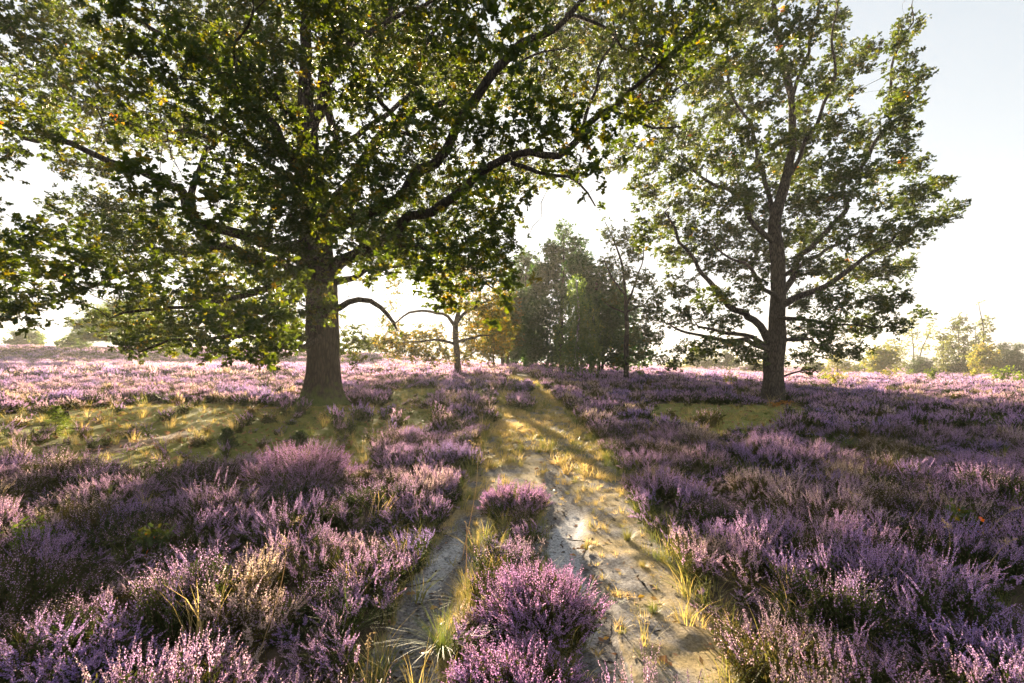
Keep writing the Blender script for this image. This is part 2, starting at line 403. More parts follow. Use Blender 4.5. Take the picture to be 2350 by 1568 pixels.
def heather_geo(g, seed, nst, h, rad, fl, nfl, fol, lod):
    """one heather sprig cluster: woody stems, upright flower spikes above, dark green leaves below"""
    r = np.random.default_rng(seed)
    for s in range(nst):
        a = r.uniform(0, 2*np.pi); q = r.uniform(0, 1)**.6
        base = np.array([math.cos(a), math.sin(a), 0]) * rad * .25 * q
        lean = np.array([math.cos(a), math.sin(a), 0]) * rad * q * r.uniform(.7, 1.15)
        hh = h * r.uniform(.60, 1.08) * (1 - .15 * q)
        t = np.linspace(0, 1, 7)
        side = np.array([-math.sin(a), math.cos(a), 0]) * r.normal() * .03
        P = base + lean * (t**1.3)[:, None] + side * np.sin(t * 3)[:, None] + np.array([0, 0, hh]) * t[:, None]
        if lod < 2:
            v, f = tube(P, np.linspace(.0022, .0009, 7) * (1 + lod), 3); g.add(v, f, 0, 0)
        up = nrm(P[6] - P[4])
        spikes = [(P[6] - up * hh * r.uniform(.28, .42), P[6])]
        for b in range(r.integers(1, 5) if lod < 2 else 1):
            k = r.uniform(2.6, 4.6); k0 = int(k); p0 = P[k0] + (P[k0+1] - P[k0]) * (k - k0)
            d = nrm(up + np.array([r.normal() * .32, r.normal() * .32, .25])); L = hh * r.uniform(.22, .42)
            spikes.append((p0 + d * L * .25, p0 + d * L))
            if lod == 0:
                v, f = tube(np.array([p0, p0 + d * L]), [.0013, .0007], 3); g.add(v, f, 0, 0)
        for p0, p1 in spikes:
            L = np.linalg.norm(p1 - p0)
            n = max(3, int(nfl * L / (.36 * h)))
            u = (np.arange(n) + r.uniform(0, 1, n)) / n; pos = p0 + (p1 - p0) * u[:, None]
            wid = fl * (1.45 - u * 1.1)
            pos = pos + rdir(r, n) * wid[:, None] * np.array([1, 1, .6])
            sz = fl * r.uniform(.7, 1.2, n) * (1.12 - .45 * u)
            A = rdir(r, n) * sz[:, None]
            if lod: A[:, 2] = np.abs(A[:, 2]) + sz * 1.3
            B = nrm(np.cross(A, rdir(r, n))) * (sz * (.8 if lod == 0 else .55))[:, None]
            v, f = diamonds(pos, A, B); g.add(v, f, 1, np.repeat(r.normal(0, .07, n) + r.normal(0, .05), 4))
        n = fol
        u = r.uniform(.05, .72, n); k = np.clip((u * 6).astype(int), 0, 5)
        pos = P[k] + (P[k+1] - P[k]) * (u * 6 - k)[:, None] + r.normal(0, 1, (n, 3)) * np.array([.018, .018, .012]) * (1 + lod)
        ln = r.uniform(.007, .017, n) * (1 + 1.3 * lod)
        A = nrm(np.array([0, 0, .9]) + r.normal(0, .6, (n, 3))) * ln[:, None]
        B = nrm(np.cross(A, rdir(r, n))) * (ln * .28)[:, None]
        v, f = diamonds(pos, A, B); g.add(v, f, 2, np.repeat(r.normal(0, .12, n), 4))

def heather_protos(tag_, lod, count, **kw):
    obs = []
    for i in range(count):
        k2 = dict(kw)
        if i >= count - 3: k2['nfl'] = max(2, int(kw['nfl'] * .3)); k2['fol'] = int(kw['fol'] * 1.5)
        g = Geo(); heather_geo(g, 100 * lod + i + 5, lod=lod, **k2)
        obs.append(g.obj('%s_%02d' % (tag_, i), [M_HSTEM, M_HFLOWER, M_HLEAF]))
    return protos(tag_, obs)

HP0 = heather_protos('heather_sprig_near', 0, 11, nst=10, h=.36, rad=.12, fl=.0043, nfl=36, fol=60)
HP1 = heather_protos('heather_sprig_mid', 1, 9, nst=10, h=.38, rad=.15, fl=.0074, nfl=17, fol=34)
HP2 = heather_protos('heather_sprig_far', 2, 8, nst=15, h=.40, rad=.26, fl=.016, nfl=8, fol=15)

def kd_of(P):
    k = kdtree.KDTree(len(P))
    for i, p in enumerate(P): k.insert((p[0], p[1], 0), i)
    k.balance(); return k

def sector_points(n_per_m2, d0, d1, umax, g):
    """random ground points in the wedge the picture takes in, even density"""
    area = (d1*d1 - d0*d0) * umax
    n = int(area * n_per_m2)
    y = np.sqrt(g.uniform(d0*d0, d1*d1, n)); x = g.uniform(-umax, umax, n) * y
    return x, y

def heather(name, label, dens, d0, d1, coll, npro, scale, bush_d, umax=1.25, hmul=1.0, extra=None):
    g = np.random.default_rng(int(d0 * 10) + 3)
    x, y = sector_points(dens, d0, d1, umax, g)
    if extra is not None: x, y = np.concatenate([x, extra[0]]), np.concatenate([y, extra[1]])
    path, strip, clear, bare, white, dug = masks(x, y)
    keep = ~(path | clear | dug)
    r1 = np.hypot(x - OAK1[0], y - OAK1[1]) > .75; r2 = np.hypot(x - OAK2[0], y - OAK2[1]) > .45
    patch = fbm(x * .35, y * .35, 2.2, 3)
    keep &= r1 & r2 & ~((patch < -.36) & (g.uniform(size=len(x)) < .8))
    # sparse heather reaching into the clearings
    keep |= clear & (g.uniform(size=len(x)) < .05) & r1 & r2
    x, y, patch = x[keep], y[keep], patch[keep]
    bx, by = sector_points(bush_d, max(d0 - 1.5, .3), d1 + 1.5, umax + .1, g)
    kd = kd_of(np.stack([bx, by], 1))
    bi = np.zeros(len(x), int); bd = np.zeros(len(x))
    for i in range(len(x)):
        _, k, dd = kd.find((x[i], y[i], 0)); bi[i] = k; bd[i] = dd
    R_ = .62 / math.sqrt(bush_d)
    q = np.clip(bd / R_, 0, 1.6)
    bh = g.uniform(.72, 1.22, len(bx)); bt = g.normal(0, .13, len(bx))
    big = fbm(x * .16, y * .16, 7.7, 3)
    h = bh[bi] * (1.1 - .5 * q**2) * (1 + .15 * big)
    gap = (q > 1.0) & (g.uniform(size=len(x)) < .6)
    h = np.where(gap, h * .55, h)
    h = np.clip(h, .3, 1.5) * g.uniform(.85, 1.15, len(x)) * hmul
    dx, dy = (x - bx[bi]) / R_, (y - by[bi]) / R_
    tilt = .55
    rx, ry = -dy * tilt * .8 + g.normal(0, .13, len(x)), dx * tilt * .8 + g.normal(0, .13, len(x))
    rot = np.stack([np.clip(rx, -.8, .8), np.clip(ry, -.8, .8), g.uniform(0, 6.28, len(x))], 1)
    # yaw must come first, so turn the tilt into the yawed frame (euler XYZ applies X, Y, then Z)
    cz, sz = np.cos(-rot[:, 2]), np.sin(-rot[:, 2])
    rot[:, 0], rot[:, 1] = rot[:, 0] * cz - rot[:, 1] * sz, rot[:, 0] * sz + rot[:, 1] * cz
    stripf = inside(STRIP, x, y); h = np.where(stripf, h * .72, h)
    s = scale * h
    scl = np.stack([scale * g.uniform(.85, 1.2, len(x))] * 2 + [s], 1)
    tint = .40 + .38 * fbm(x * .3, y * .3, 4.4, 3) + bt[bi] * 1.2 + g.normal(0, .06, len(x))
    faded = g.uniform(size=len(bx)) < .19
    tint = np.where(faded[bi], tint + .33, tint)
    z = H(x, y) - .01
    # bushes past their bloom carry the sparse sprigs
    poor = (g.uniform(size=len(bx)) < .33)[bi] ^ (g.uniform(size=len(x)) < .12)
    pick = np.where(poor, npro - 3 + g.integers(0, 3, len(x)), g.integers(0, npro - 3, len(x)))
    return scatter(name, label, 'heather', np.stack([x, y, z], 1), rot, scl, pick, np.clip(tint, .02, .98), coll, [M_HFLOWER])

heather('heather', 'purple flowering heather in rounded bushes beside the sandy track', 54, .9, 9.5, HP0, 11, 1.0, 2.4, 1.3)
heather('heather', 'purple heather carpet around the two oaks at middle distance', 17, 9.5, 26, HP1, 9, 1.15, 1.7, 1.22)
heather('heather', 'hazy lilac heather rolling away to the far tree line', 4.6, 26, 62, HP2, 8, 1.35, .8, 1.2)
heather('heather', 'farthest pale heather slope below the horizon', 1.15, 62, 135, HP2, 8, 2.1, .25, 1.15, .62)

# short grass, dry and green
def grass_proto(i, nb, h, spread, curl, w):
    r = np.random.default_rng(400 + i); g = Geo()
    for b in range(nb):
        a = r.uniform(0, 6.28); L = h * r.uniform(.5, 1.1)
        o = np.array([math.cos(a), math.sin(a), 0]) * spread * r.uniform(0, 1)**.5
        d = np.array([math.cos(a + r.normal() * .6), math.sin(a + r.normal() * .6), 0]) * L * curl * r.uniform(.3, 1.3)
        t = np.linspace(0, 1, 4)
        P = o + d * (t**1.6)[:, None] + np.array([0, 0, L]) * (t * (1 - .35 * t * curl))[:, None]
        sd = np.array([-math.sin(a), math.cos(a), 0]); wd = (w * (1 - t * .9))[:, None]
        V = np.concatenate([P - sd * wd, P + sd * wd]); k = np.arange(3)
        g.add(V, np.stack([k, k + 1, k + 5, k + 4], 1), 0, r.normal(0, .1))
    return g.obj('grass_tuft_proto_%02d' % i, [M_GRASS])
GP = protos('grass_tufts', [grass_proto(i, 24, .095, .05, 1.0, .0032) for i in range(4)] + [grass_proto(10 + i, 30, .22, .05, .7, .0022) for i in range(4)])

def grass():
    g = np.random.default_rng(77)
    P, Rr, S, I, T = [], [], [], [], []
    def put(x, y, tall, tint, s):
        n = len(x)
        if not n: return
        P.append(np.stack([x, y, H(x, y) - .012], 1)); Rr.append(np.stack([g.normal(0, .12, n), g.normal(0, .12, n), g.uniform(0, 6.28, n)], 1))
        sc = s * g.uniform(.6, 1.35, n); S.append(np.stack([sc, sc, sc * g.uniform(.7, 1.2, n)], 1))
        I.append(g.integers(0, 4, n) + (4 if tall else 0)); T.append(np.clip(tint, .02, .98))
    for dens, d0, d1, s in ((130, 1, 6, .8), (75, 6, 14, 1.2), (18, 14, 32, 2.0)):
        x, y = sector_points(dens, d0, d1, 1.2, g)
        path, strip, clear, bare, white, dug = masks(x, y)
        u = g.uniform(size=len(x)); n1 = fbm(x * 1.1, y * 1.1, 6.1, 3); n2 = fbm(x * .5, y * .5, 8.3, 3)
        n3 = fbm(x * 2.6, y * 2.6, 2.9, 3); fdist = np.clip((y - 4) / 4, 0, 1)
        k = path & ~bare & (u < np.clip(.16 + 1.5 * n3 + .5 * fdist, .02, .8))
        put(x[k], y[k], False, (.66 + .6 * n2 + .2 * n3 + g.normal(0, .2, len(x)))[k], s * (.7 + .5 * fdist[k].mean() if k.any() else 1))
        k = bare & ~white & (u < .06 + .30 * np.clip(n1, 0, 1)); put(x[k], y[k], False, (.7 + g.normal(0, .15, len(x)))[k], s * .8)
        k = clear & ~dug & (u < .25 + .8 * n3); put(x[k], y[k], False, (.36 + .45 * n2 + g.normal(0, .18, len(x)))[k], s * .95)
        k = (path & ~bare & (u > .93 - .1 * n1)); put(x[k], y[k], True, (.45 + .4 * n2 + g.normal(0, .15, len(x)))[k], s * .8)
        k = clear & (u > .965); put(x[k], y[k], True, (.6 + g.normal(0, .2, len(x)))[k], s)
        k = ~(path | clear | dug | strip) & (u > .9965 - .004 * n2); put(x[k], y[k], True, (.88 + g.normal(0, .1, len(x)))[k], 1.5 if d0 < 14 else 1.1)
        # grass showing between heather bushes
        k = ~(path | clear | dug) & (u < .05 + .07 * n1); put(x[k], y[k], True, (.25 + .3 * n2 + g.normal(0, .12, len(x)))[k], s * 1.1)
    # longer grass along the edges of the track (points near the border of the path)
    x, y = sector_points(60, 1.2, 20, 1.0, g)
    a = masks(x, y)[0]; e = np.zeros(len(x), bool)
    for dx, dy in ((.14, 0), (-.14, 0), (0, .14), (0, -.14)): e |= masks(x + dx, y + dy)[0] != a
    k = e & (g.uniform(size=len(x)) < .75); put(x[k], y[k], True, (.34 + .25 * fbm(x * .6, y * .6, 1.1, 3) + g.normal(0, .14, len(x)))[k], 1.0)
    scatter('grass', 'short dry and green grass on the track and in the clearings', 'grass', np.concatenate(P), np.concatenate(Rr), np.concatenate(S), np.concatenate(I), np.concatenate(T), GP, [M_GRASS])
grass()

# dark crumbs of litter on the sand
def litter():
    g = np.random.default_rng(5); G = Geo()
    x, y = sector_points(650, 1.5, 8, .5, g)
    path, strip, clear, bare, white, dug = masks(x, y)
    k = (bare | (path & (g.uniform(size=len(x)) < .25))) & (g.uniform(size=len(x)) < np.where(white, .45, .9)); x, y, bare, white = x[k], y[k], bare[k], white[k]; n = len(x)
    a = g.uniform(0, 6.28, n); L = .004 + .03 * g.uniform(0, 1, n)**2.2
    A = np.stack([np.cos(a), np.sin(a), g.normal(0, .2, n)], 1) * L[:, None]
    B = np.stack([-np.sin(a), np.cos(a), g.normal(0, .4, n)], 1) * (L * g.uniform(.1, .45, n))[:, None]
    z = H(x, y) - .05 * bare - .02 * white + .006
    half_ = n * 3 // 4; Pq = np.stack([x, y, z], 1)
    v, f = diamonds(Pq[:half_], A[:half_], B[:half_]); G.add(v, f, 0, 0)
    v, f = diamonds(Pq[half_:], A[half_:], B[half_:] * 1.6); G.add(v, f, 1, np.repeat(g.uniform(0, .9, n - half_), 4))
    x, y = sector_points(26, 6, 17, 1.0, g); pth, st_, clr, br, wh, dg_ = masks(x, y)
    k = (clr | (pth & (g.uniform(size=len(x)) < .25))); x, y = x[k], y[k]; n = len(x); a = g.uniform(0, 6.28, n); L = g.uniform(.02, .05, n)
    A = np.stack([np.cos(a), np.sin(a), g.normal(0, .35, n)], 1) * L[:, None]; B = np.stack([-np.sin(a), np.cos(a), g.normal(0, .5, n)], 1) * (L * .6)[:, None]
    v, f = diamonds(np.stack([x, y, H(x, y) + .03], 1), A, B); G.add(v, f, 1, np.repeat(g.uniform(0, .8, n), 4))
    tag(G.obj('plant_litter', [M_TWIG, M_FALLEN]), 'dark crumbs of dead heather and brown leaf bits strewn over the ruts and clearings', 'litter', kind='stuff')
litter()

# ------------------------------------------------------------------ trees
def resample(P, Rd, step):
    P = np.asarray(P, float); d = np.concatenate([[0], np.cumsum(np.linalg.norm(np.diff(P, axis=0), axis=1))])
    n = max(2, int(d[-1] / step) + 1); t = np.linspace(0, d[-1], n)
    return np.stack([np.interp(t, d, P[:, k]) for k in range(3)], 1), np.interp(t, d, Rd)

def wander(P, amp, g):
    n = len(P); t = np.arange(n) * .45; o = g.uniform(0, 100, 3)
    W = np.stack([noise(t + o[k], o[k]) for k in range(3)], 1) * amp
    W *= np.minimum(np.arange(n) / 4., 1)[:, None]
    return P + W

def colonize(pos, par, limb, att, step, kill, g, iters=90, jitter=.25, droop=0.0):
    pos = [np.array(p) for p in pos]; kids = [0] * len(pos)
    for p in par:
        if p >= 0: kids[p] += 1
    n = len(att); best = np.full(n, -1); bd = np.full(n, 1e9); alive = np.ones(n, bool)
    new = list(range(len(pos)))
    for it in range(iters):
        kd = kdtree.KDTree(len(new))
        for i in new: kd.insert(pos[i], i)
        kd.balance()
        for a in np.nonzero(alive)[0]:
            _, k, d = kd.find(att[a])
            if d < bd[a]: bd[a] = d; best[a] = k
        alive &= bd > kill
        if not alive.any(): break
        A = np.nonzero(alive)[0]; acc = {}
        D = nrm(att[A] - np.array([pos[b] for b in best[A]]))
        for a, d in zip(A, D): acc.setdefault(best[a], []).append(d)
        new = []
        for b, ds in acc.items():
            if kids[b] >= 6:
                continue
            d = nrm(.7 * nrm(np.sum(ds, 0)) + .7 * ds[int(g.integers(len(ds)))] + g.normal(0, jitter, 3) + np.array([0, 0, -droop]))
            pos.append(pos[b] + d * step); par.append(b); limb.append(limb[b]); kids.append(0); kids[b] += 1
            new.append(len(pos) - 1)
        if not new: break
    return np.array(pos), np.array(par), np.array(limb)

LEAF_V = np.array([(0, 0, 0), (.32, .27, .05), (.46, .13, .02), (.52, 0, -.03), (.70, .31, .05), (1.0, 0, -.1), (.32, -.27, .05), (.46, -.13, .02), (.70, -.31, .05)])
LEAF_F = np.array([(0, 3, 2, 1), (3, 5, 4, 2), (0, 6, 7, 3), (3, 7, 8, 5)])
DIAM_V = np.array([(0, 0, 0), (.5, .3, .04), (1, 0, -.06), (.5, -.3, .04)])
DIAM_F = np.array([(0, 1, 2, 3)])
NEED_V = np.array([(0, 0, 0), (.5, .06, 0), (1, 0, 0), (.5, -.06, 0)])
def leaves(P, D, Nn, L, tint, kind):
    V0, F0 = {'oak': (LEAF_V, LEAF_F), 'plain': (DIAM_V, DIAM_F), 'needle': (NEED_V, DIAM_F)}[kind]
    D = nrm(D); Nn = nrm(Nn - D * (Nn * D).sum(1, keepdims=True)); S = np.cross(Nn, D)
    V = P[:, None] + L[:, None, None] * (V0[None, :, 0:1] * D[:, None] + V0[None, :, 1:2] * S[:, None] + V0[None, :, 2:3] * Nn[:, None])
    n, k = len(P), len(V0)
    f = (F0[None] + (np.arange(n) * k)[:, None, None]).reshape(-1, 4)
    return V.reshape(-1, 3), f, np.repeat(tint, k)

def kd3(P):
    k = kdtree.KDTree(len(P))
    for i, p in enumerate(P): k.insert(p, i)
    k.balance(); return k

def tree(name, label, cat, D, trunk, limbs, lobes, seed, mat_leaf, mat_bark, kind='oak', step=.3, kill=.32, dens=60, leaf=.11, per=7, ros=3, rosa=4, spread=.2,
         group=None, split=False, weep=0.0, tip=.005, flare=.0, moss=0.0, tint0=.4, tintv=.22, hi_res=False, stems=(), min_z=.6, depth_k=.7, orange=0.0):
    """trunk and limbs: lists of (px, py, width in px, depth offset); lobes: (px, py, rx, ry[, depth offset]) as seen at the tree's own distance"""
    g = np.random.default_rng(seed)
    px0, py0 = trunk[0][0], trunk[0][1]
    bx, by = (px0 - CX) / F * D, D
    bz = float(H(np.array([bx]), np.array([by]))[0])
    root = empty(name, (bx, by, bz), label, cat, group)
    base = np.array([bx, by, bz])
    def world(pl):
        P = np.array([at(p[0], p[1], D + (p[3] if len(p) > 3 else 0)) for p in pl]); Rr = np.array([p[2] * (D + (p[3] if len(p) > 3 else 0)) / F / 2 for p in pl])
        return P, Rr
    pos, par, limb, mr, lid = [], [], [], [], 0
    traced = []
    for li, pl in enumerate([trunk] + list(stems) + list(limbs)):
        P, Rr = world(pl)
        if li <= len(stems):
            zb = float(H(P[0:1, 0], P[0:1, 1])[0])
            P[0] = (P[0, 0], P[0, 1], zb - .15)
        P, Rr = resample(P, Rr, step)
        P = wander(P, step * (.22 if li <= len(stems) else .5), g)
        if li == 0: parent = -1
        elif li <= len(stems): parent = 0
        else:
            Q = np.array(pos); parent = int(np.argmin(((Q - P[0])**2).sum(1)))
        ids = []
        for i in range(len(P)):
            pos.append(P[i]); par.append(parent if i == 0 else len(pos) - 2); limb.append(li); mr.append(Rr[i]); ids.append(len(pos) - 1)
        traced.append(ids)
    nt = len(pos)
    att = []
    cxm = np.mean([l[0] for l in lobes]); halfw = max(max(abs(l[0] - px0) + l[2] for l in lobes), 1)
    for l in lobes:
        if len(l) > 4 and l[4] is not None: dz = l[4]
        else:
            lat = min(abs(l[0] - px0) / halfw, 1)
            dz = g.uniform(-1, 1) * math.sqrt(1 - lat * lat) * halfw * D / F * depth_k
        d = D + dz; c = at(l[0], l[1], d); rx, rz = l[2] * d / F, l[3] * d / F; ry = max(.6 * rx, rx * .95)
        n = max(4, int(dens * (rx * rz * ry)**(2/3)))
        q = rdir(g, n) * (g.uniform(0, 1, n)**(1/2.4))[:, None]
        att.append(c + q * np.array([rx, ry, rz]))
    att = np.concatenate(att)
    att = att[att[:, 2] > H(att[:, 0], att[:, 1]) + min_z]
    pos, par, limb = colonize(pos, list(par), list(limb), att, step, kill, g, droop=weep * .15)
    n = len(pos); mr = np.concatenate([mr, np.zeros(n - nt)])
    # radii by the pipe model
    acc = np.zeros(n); rad = np.zeros(n); desc = np.zeros(n, int)
    for i in range(n - 1, -1, -1):
        rad[i] = max(acc[i]**(1/2.35) if acc[i] > 0 else tip, tip)
        if par[i] >= 0: acc[par[i]] += rad[i]**2.35; desc[par[i]] += desc[i] + 1
    rad[:nt] = np.where(mr[:nt] > 0, mr[:nt], rad[:nt])
    for i in range(nt, n): rad[i] = min(rad[i], rad[par[i]] * .85)
    rad = np.maximum(rad, tip * .7)
    # chains
    kids = [[] for _ in range(n)]
    for i in range(1, n):
        if par[i] >= 0: kids[par[i]].append(i)
    starts = [(ids[0], li) for li, ids in enumerate(traced)]
    tset = {ids[0] for ids in traced}
    nxt_traced = {a: b for ids in traced for a, b in zip(ids, ids[1:])}
    geos = {}
    todo = [(s, None) for s, _ in starts]
    trunk_chain = None
    while todo:
        s, p = todo.pop()
        ch = [s]
        while True:
            k = [c for c in kids[ch[-1]] if c not in tset]
            if not k: break
            m = nxt_traced.get(ch[-1])
            if m is None: m = max(k, key=lambda c: rad[c])
            for c in k:
                if c != m: todo.append((c, ch[-1]))
            ch.append(m)
        first = [p] if p is not None else ([par[s]] if par[s] >= 0 and limb[s] > len(stems) else [])
        idx = first + ch
        P = pos[idx]; rr = rad[idx].copy()
        if first: rr[0] = min(rr[0], rad[s] * 1.25)
        if len(P) < 2: continue
        key = limb[s] if split and limb[s] > 0 else 0
        G = geos.setdefault(key, [])
        G.append((P, rr, p is None and limb[s] <= len(stems)))
    for key in sorted(geos):
        V, Fc, Ms, o = [], [], [], 0
        for P, rr, is_trunk in geos[key]:
            mx = rr.max()
            if is_trunk:
                m = max(8, int(len(P) * step / (.05 if hi_res else .25))); nn = 72 if hi_res else 14
                tt = np.linspace(0, len(P) - 1, m); i0 = np.clip(tt.astype(int), 0, len(P) - 2); fr = (tt - i0)
                # smooth the polyline
                Ps = P.copy()
                for _ in range(2): Ps[1:-1] = (Ps[:-2] + 2 * Ps[1:-1] + Ps[2:]) / 4
                P2 = Ps[i0] * (1 - fr)[:, None] + Ps[i0 + 1] * fr[:, None]; r2 = rr[i0] * (1 - fr) + rr[i0 + 1] * fr
                v, f = tube(P2, r2, nn); v = v.reshape(m, nn, 3)
                hgt = P2[:, 2] - P2[0, 2] - .15
                rel = v - P2[:, None]; rn = nrm(rel); th = np.arctan2(rel[..., 1], rel[..., 0]); zz = np.broadcast_to(P2[:, 2:3], th.shape)
                if flare:
                    e = np.exp(-np.clip(hgt, -.2, 9) / .30)[:, None]
                    lob = 1 + .35 * np.cos(th * 5 + seed) + .3 * np.cos(th * 3 + 1 + seed) + .2 * noise(th * 2, zz * 3)
                    v = v + rn * (flare * r2[:, None] * e * lob)[..., None] * np.array([1, 1, .15])
                if hi_res:
                    cx_, sy_ = np.cos(th), np.sin(th)
                    rid = 1 - np.abs(fbm(cx_ * 5.5, sy_ * 5.5, zz * 1.1, 3)) * 2.2
                    v = v + rn * ((rid - .3) * .034 + .03 * noise(cx_ * 1.4, sy_ * 1.4, zz * 1.3))[..., None]
                v = v.reshape(-1, 3)
                ms = np.repeat(np.clip(moss * np.exp(-np.clip(hgt, 0, 9) / .45), 0, 1), nn)
            else:
                nn = 9 if mx > .06 else (6 if mx > .02 else 4)
                if mx < tip * 1.6: nn = 3
                v, f = tube(P, rr, nn); ms = np.zeros(len(v))
                if hi_res and mx > .05: v = v + (fbm(v[:, 0] * 8, v[:, 1] * 8, v[:, 2] * 8, 2) * .012)[:, None] * nrm(v - np.repeat(P, nn, 0))
            V.append(v - base); Fc.append(f + o); Ms.append(ms); o += len(v)
        mesh_obj('trunk' if key == 0 else 'limb', np.concatenate(V), Fc, mat_bark, root, {'moss': np.concatenate(Ms)}, smooth=True)
    # leaves: rosettes on short shoots near the ends
    tn = np.array([i for i in range(1, n) if desc[i] <= 1 and (i >= nt or desc[i] == 0)])
    dirs = nrm(pos[tn] - pos[par[tn]])
    Pn = np.repeat(pos[tn], ros, 0); Dn = np.repeat(dirs, ros, 0)
    sh = nrm(Dn * .7 + g.normal(0, .75, Pn.shape) + np.array([0, 0, .15]))
    if weep:
        lng = g.uniform(.1, 1, len(Pn)) * weep
        C = Pn + g.normal(0, spread * .6, Pn.shape); 
    else:
        C = Pn + sh * (g.uniform(.15, 1.25, len(Pn)) * spread)[:, None]; lng = np.zeros(len(Pn))
    kd = kd3(pos)
    src = np.array([kd.find(a)[1:] for a in att]); okA = src[:, 1] < kill * 2.0
    Pa = np.repeat(pos[src[okA, 0].astype(int)], rosa, 0); Ca = np.repeat(att[okA], rosa, 0) + g.normal(0, spread * .55, (int(okA.sum()) * rosa, 3))
    if weep: lng = np.concatenate([lng, g.uniform(.1, 1, len(Ca)) * weep])
    Pn = np.concatenate([Pn, Pa]); C = np.concatenate([C, Ca]); sh = np.concatenate([sh, nrm(Ca - Pa + g.normal(0, .05, Ca.shape))])
    ct = np.clip(g.normal(tint0, tintv, len(C)), 0, .93)
    C2 = np.repeat(C, per, 0); S2 = np.repeat(sh, per, 0); m = len(C2)
    D2 = nrm(S2 * .35 + g.normal(0, 1, (m, 3)) * np.array([1, 1, .55]))
    if weep:
        C2 = C2 - np.array([0, 0, 1.0]) * (np.repeat(lng, per) * g.uniform(0, 1, m))[:, None]; D2 = nrm(D2 * .8 + np.array([0, 0, -.8]))
    C2 = C2 + g.normal(0, leaf * .22, (m, 3))
    Nn = nrm(np.array([0, 0, .8]) + g.normal(0, .62, (m, 3)))
    L = leaf * g.uniform(.6, 1.25, m)
    t2 = np.clip(np.repeat(ct, per) + g.normal(0, .07, m), 0, .95)
    if orange:
        cl = np.repeat(g.uniform(size=len(C)) < orange, per); t2 = np.where(cl, g.uniform(.96, 1, m), t2)
    v, f, t2 = leaves(C2 - base, D2, Nn, L, t2, kind)
    # the short shoots that carry the rosettes
    q = Pn - base
    e = C - base
    if not weep and kind == 'oak':
        w = nrm(np.cross(e - q, g.normal(0, 1, q.shape))) * tip * .45
        sv = np.stack([q - w, q + w, e + w * .5, e - w * .5], 1).reshape(-1, 3); sf = np.arange(len(sv)).reshape(-1, 4)
        allv = np.concatenate([v, sv]); allf = [f, sf + len(v)]; mi = np.concatenate([np.zeros(len(f)), np.ones(len(sf))]); tt = np.concatenate([t2, np.zeros(len(sv))])
        mesh_obj('crown', allv, allf, [mat_leaf, M_TWIG], root, {'tint': tt}, mi)
    else:
        mesh_obj('crown', v, f, mat_leaf, root, {'tint': t2})
    return root

# the big oak left of the track
L1 = [
 # left
 (60,90,110,90),(60,230,90,50),(200,60,120,90),(330,90,120,100),(180,200,110,70),(320,220,110,80),(460,60,120,90),(450,190,110,80),(590,70,110,90),(580,200,100,80),(700,90,100,100),(670,220,70,60),
 (260,300,110,50),(400,300,90,60),(520,300,100,70),(620,320,90,70),(70,305,90,35),(20,355,50,30),(200,390,70,35),(310,390,80,50),(560,400,110,70),(680,430,110,80,-2.5),
 (90,560,110,60),(60,650,100,80),(150,620,90,60),(230,485,110,45),(330,490,90,60),(260,560,110,60),(370,570,110,70),(480,480,100,70),(500,560,110,70),(610,500,90,70),(620,590,100,70),(680,530,70,70,-2),
 (20,725,65,45),(420,660,110,60),(540,660,110,70),(640,680,70,70),(300,655,80,40),(260,735,80,32),(360,770,100,40),(480,740,110,60),(590,750,90,70),(660,760,60,50),(310,795,50,25),(560,800,90,35),
 # right
 (790,60,100,100,-2.5),(900,80,110,90),(1020,60,110,90),(1140,70,110,90),(1260,60,110,90),(1380,60,110,90),(1500,60,110,90),(1600,50,90,80),(1660,10,70,60),
 (800,210,90,80),(900,200,100,80),(1010,190,100,80),(1120,190,100,70),(1240,180,110,80),(1360,170,110,70),(1480,170,100,70),(1575,150,70,60),
 (790,390,110,80,-3),(900,330,90,60),(1000,300,90,60),(1100,290,90,60),(1210,290,90,60),(1320,270,80,55),(1410,290,75,45),(1490,240,80,45),
 (900,430,100,70,-2),(1010,420,100,70),(1110,390,90,60,-1.5),(1200,390,80,40),(1280,395,60,30),(1350,400,60,30),(1430,350,60,45),
 (740,480,100,75,-3),(830,500,100,70),(940,520,110,70),(1050,510,90,65),(1090,470,70,50),
 (810,580,70,40,-1.5),(910,575,110,55),(1010,585,110,60),(1100,590,90,60),(1150,560,50,55),(1060,650,80,40),(1140,635,60,50),
 (775,800,45,40),(815,790,40,50),(735,690,45,35,-1.2),(660,640,70,60,-2),
 # outside the picture: left and above
 (-110,80,130,110),(-120,250,120,90),(-140,420,120,80),(-110,590,120,90),(-240,200,120,110),(-260,400,110,110),(-80,700,90,60),
 (60,-110,140,110),(300,-120,150,120),(540,-120,150,120),(780,-120,150,120),(1020,-120,150,120),(1260,-110,150,120),(1460,-90,130,100),
 (300,-300,160,120),(560,-320,160,130),(820,-330,160,130),(1080,-300,160,120),(700,-460,180,110),(950,-440,150,100),
]
L1 += [(980,635,60,26),(1040,690,46,24),(470,700,90,38),(560,730,90,40),(400,735,70,30),(620,800,60,38),(470,800,60,20),(640,720,60,50),(330,690,60,28),(860,600,60,30),(730,700,40,40,-2.2),(700,760,34,34,-1.6),(1150,500,50,40),(1180,440,50,30)]
L1 += [(500,120,130,90,5),(850,60,140,100,5.5),(1050,140,120,90,5),(650,250,110,70,5.5),(850,-150,170,130,6),(500,-150,170,130,6),
 (560,150,90,70,-3.2),(700,-100,160,120,-5.5),(980,-100,150,110,-5)]
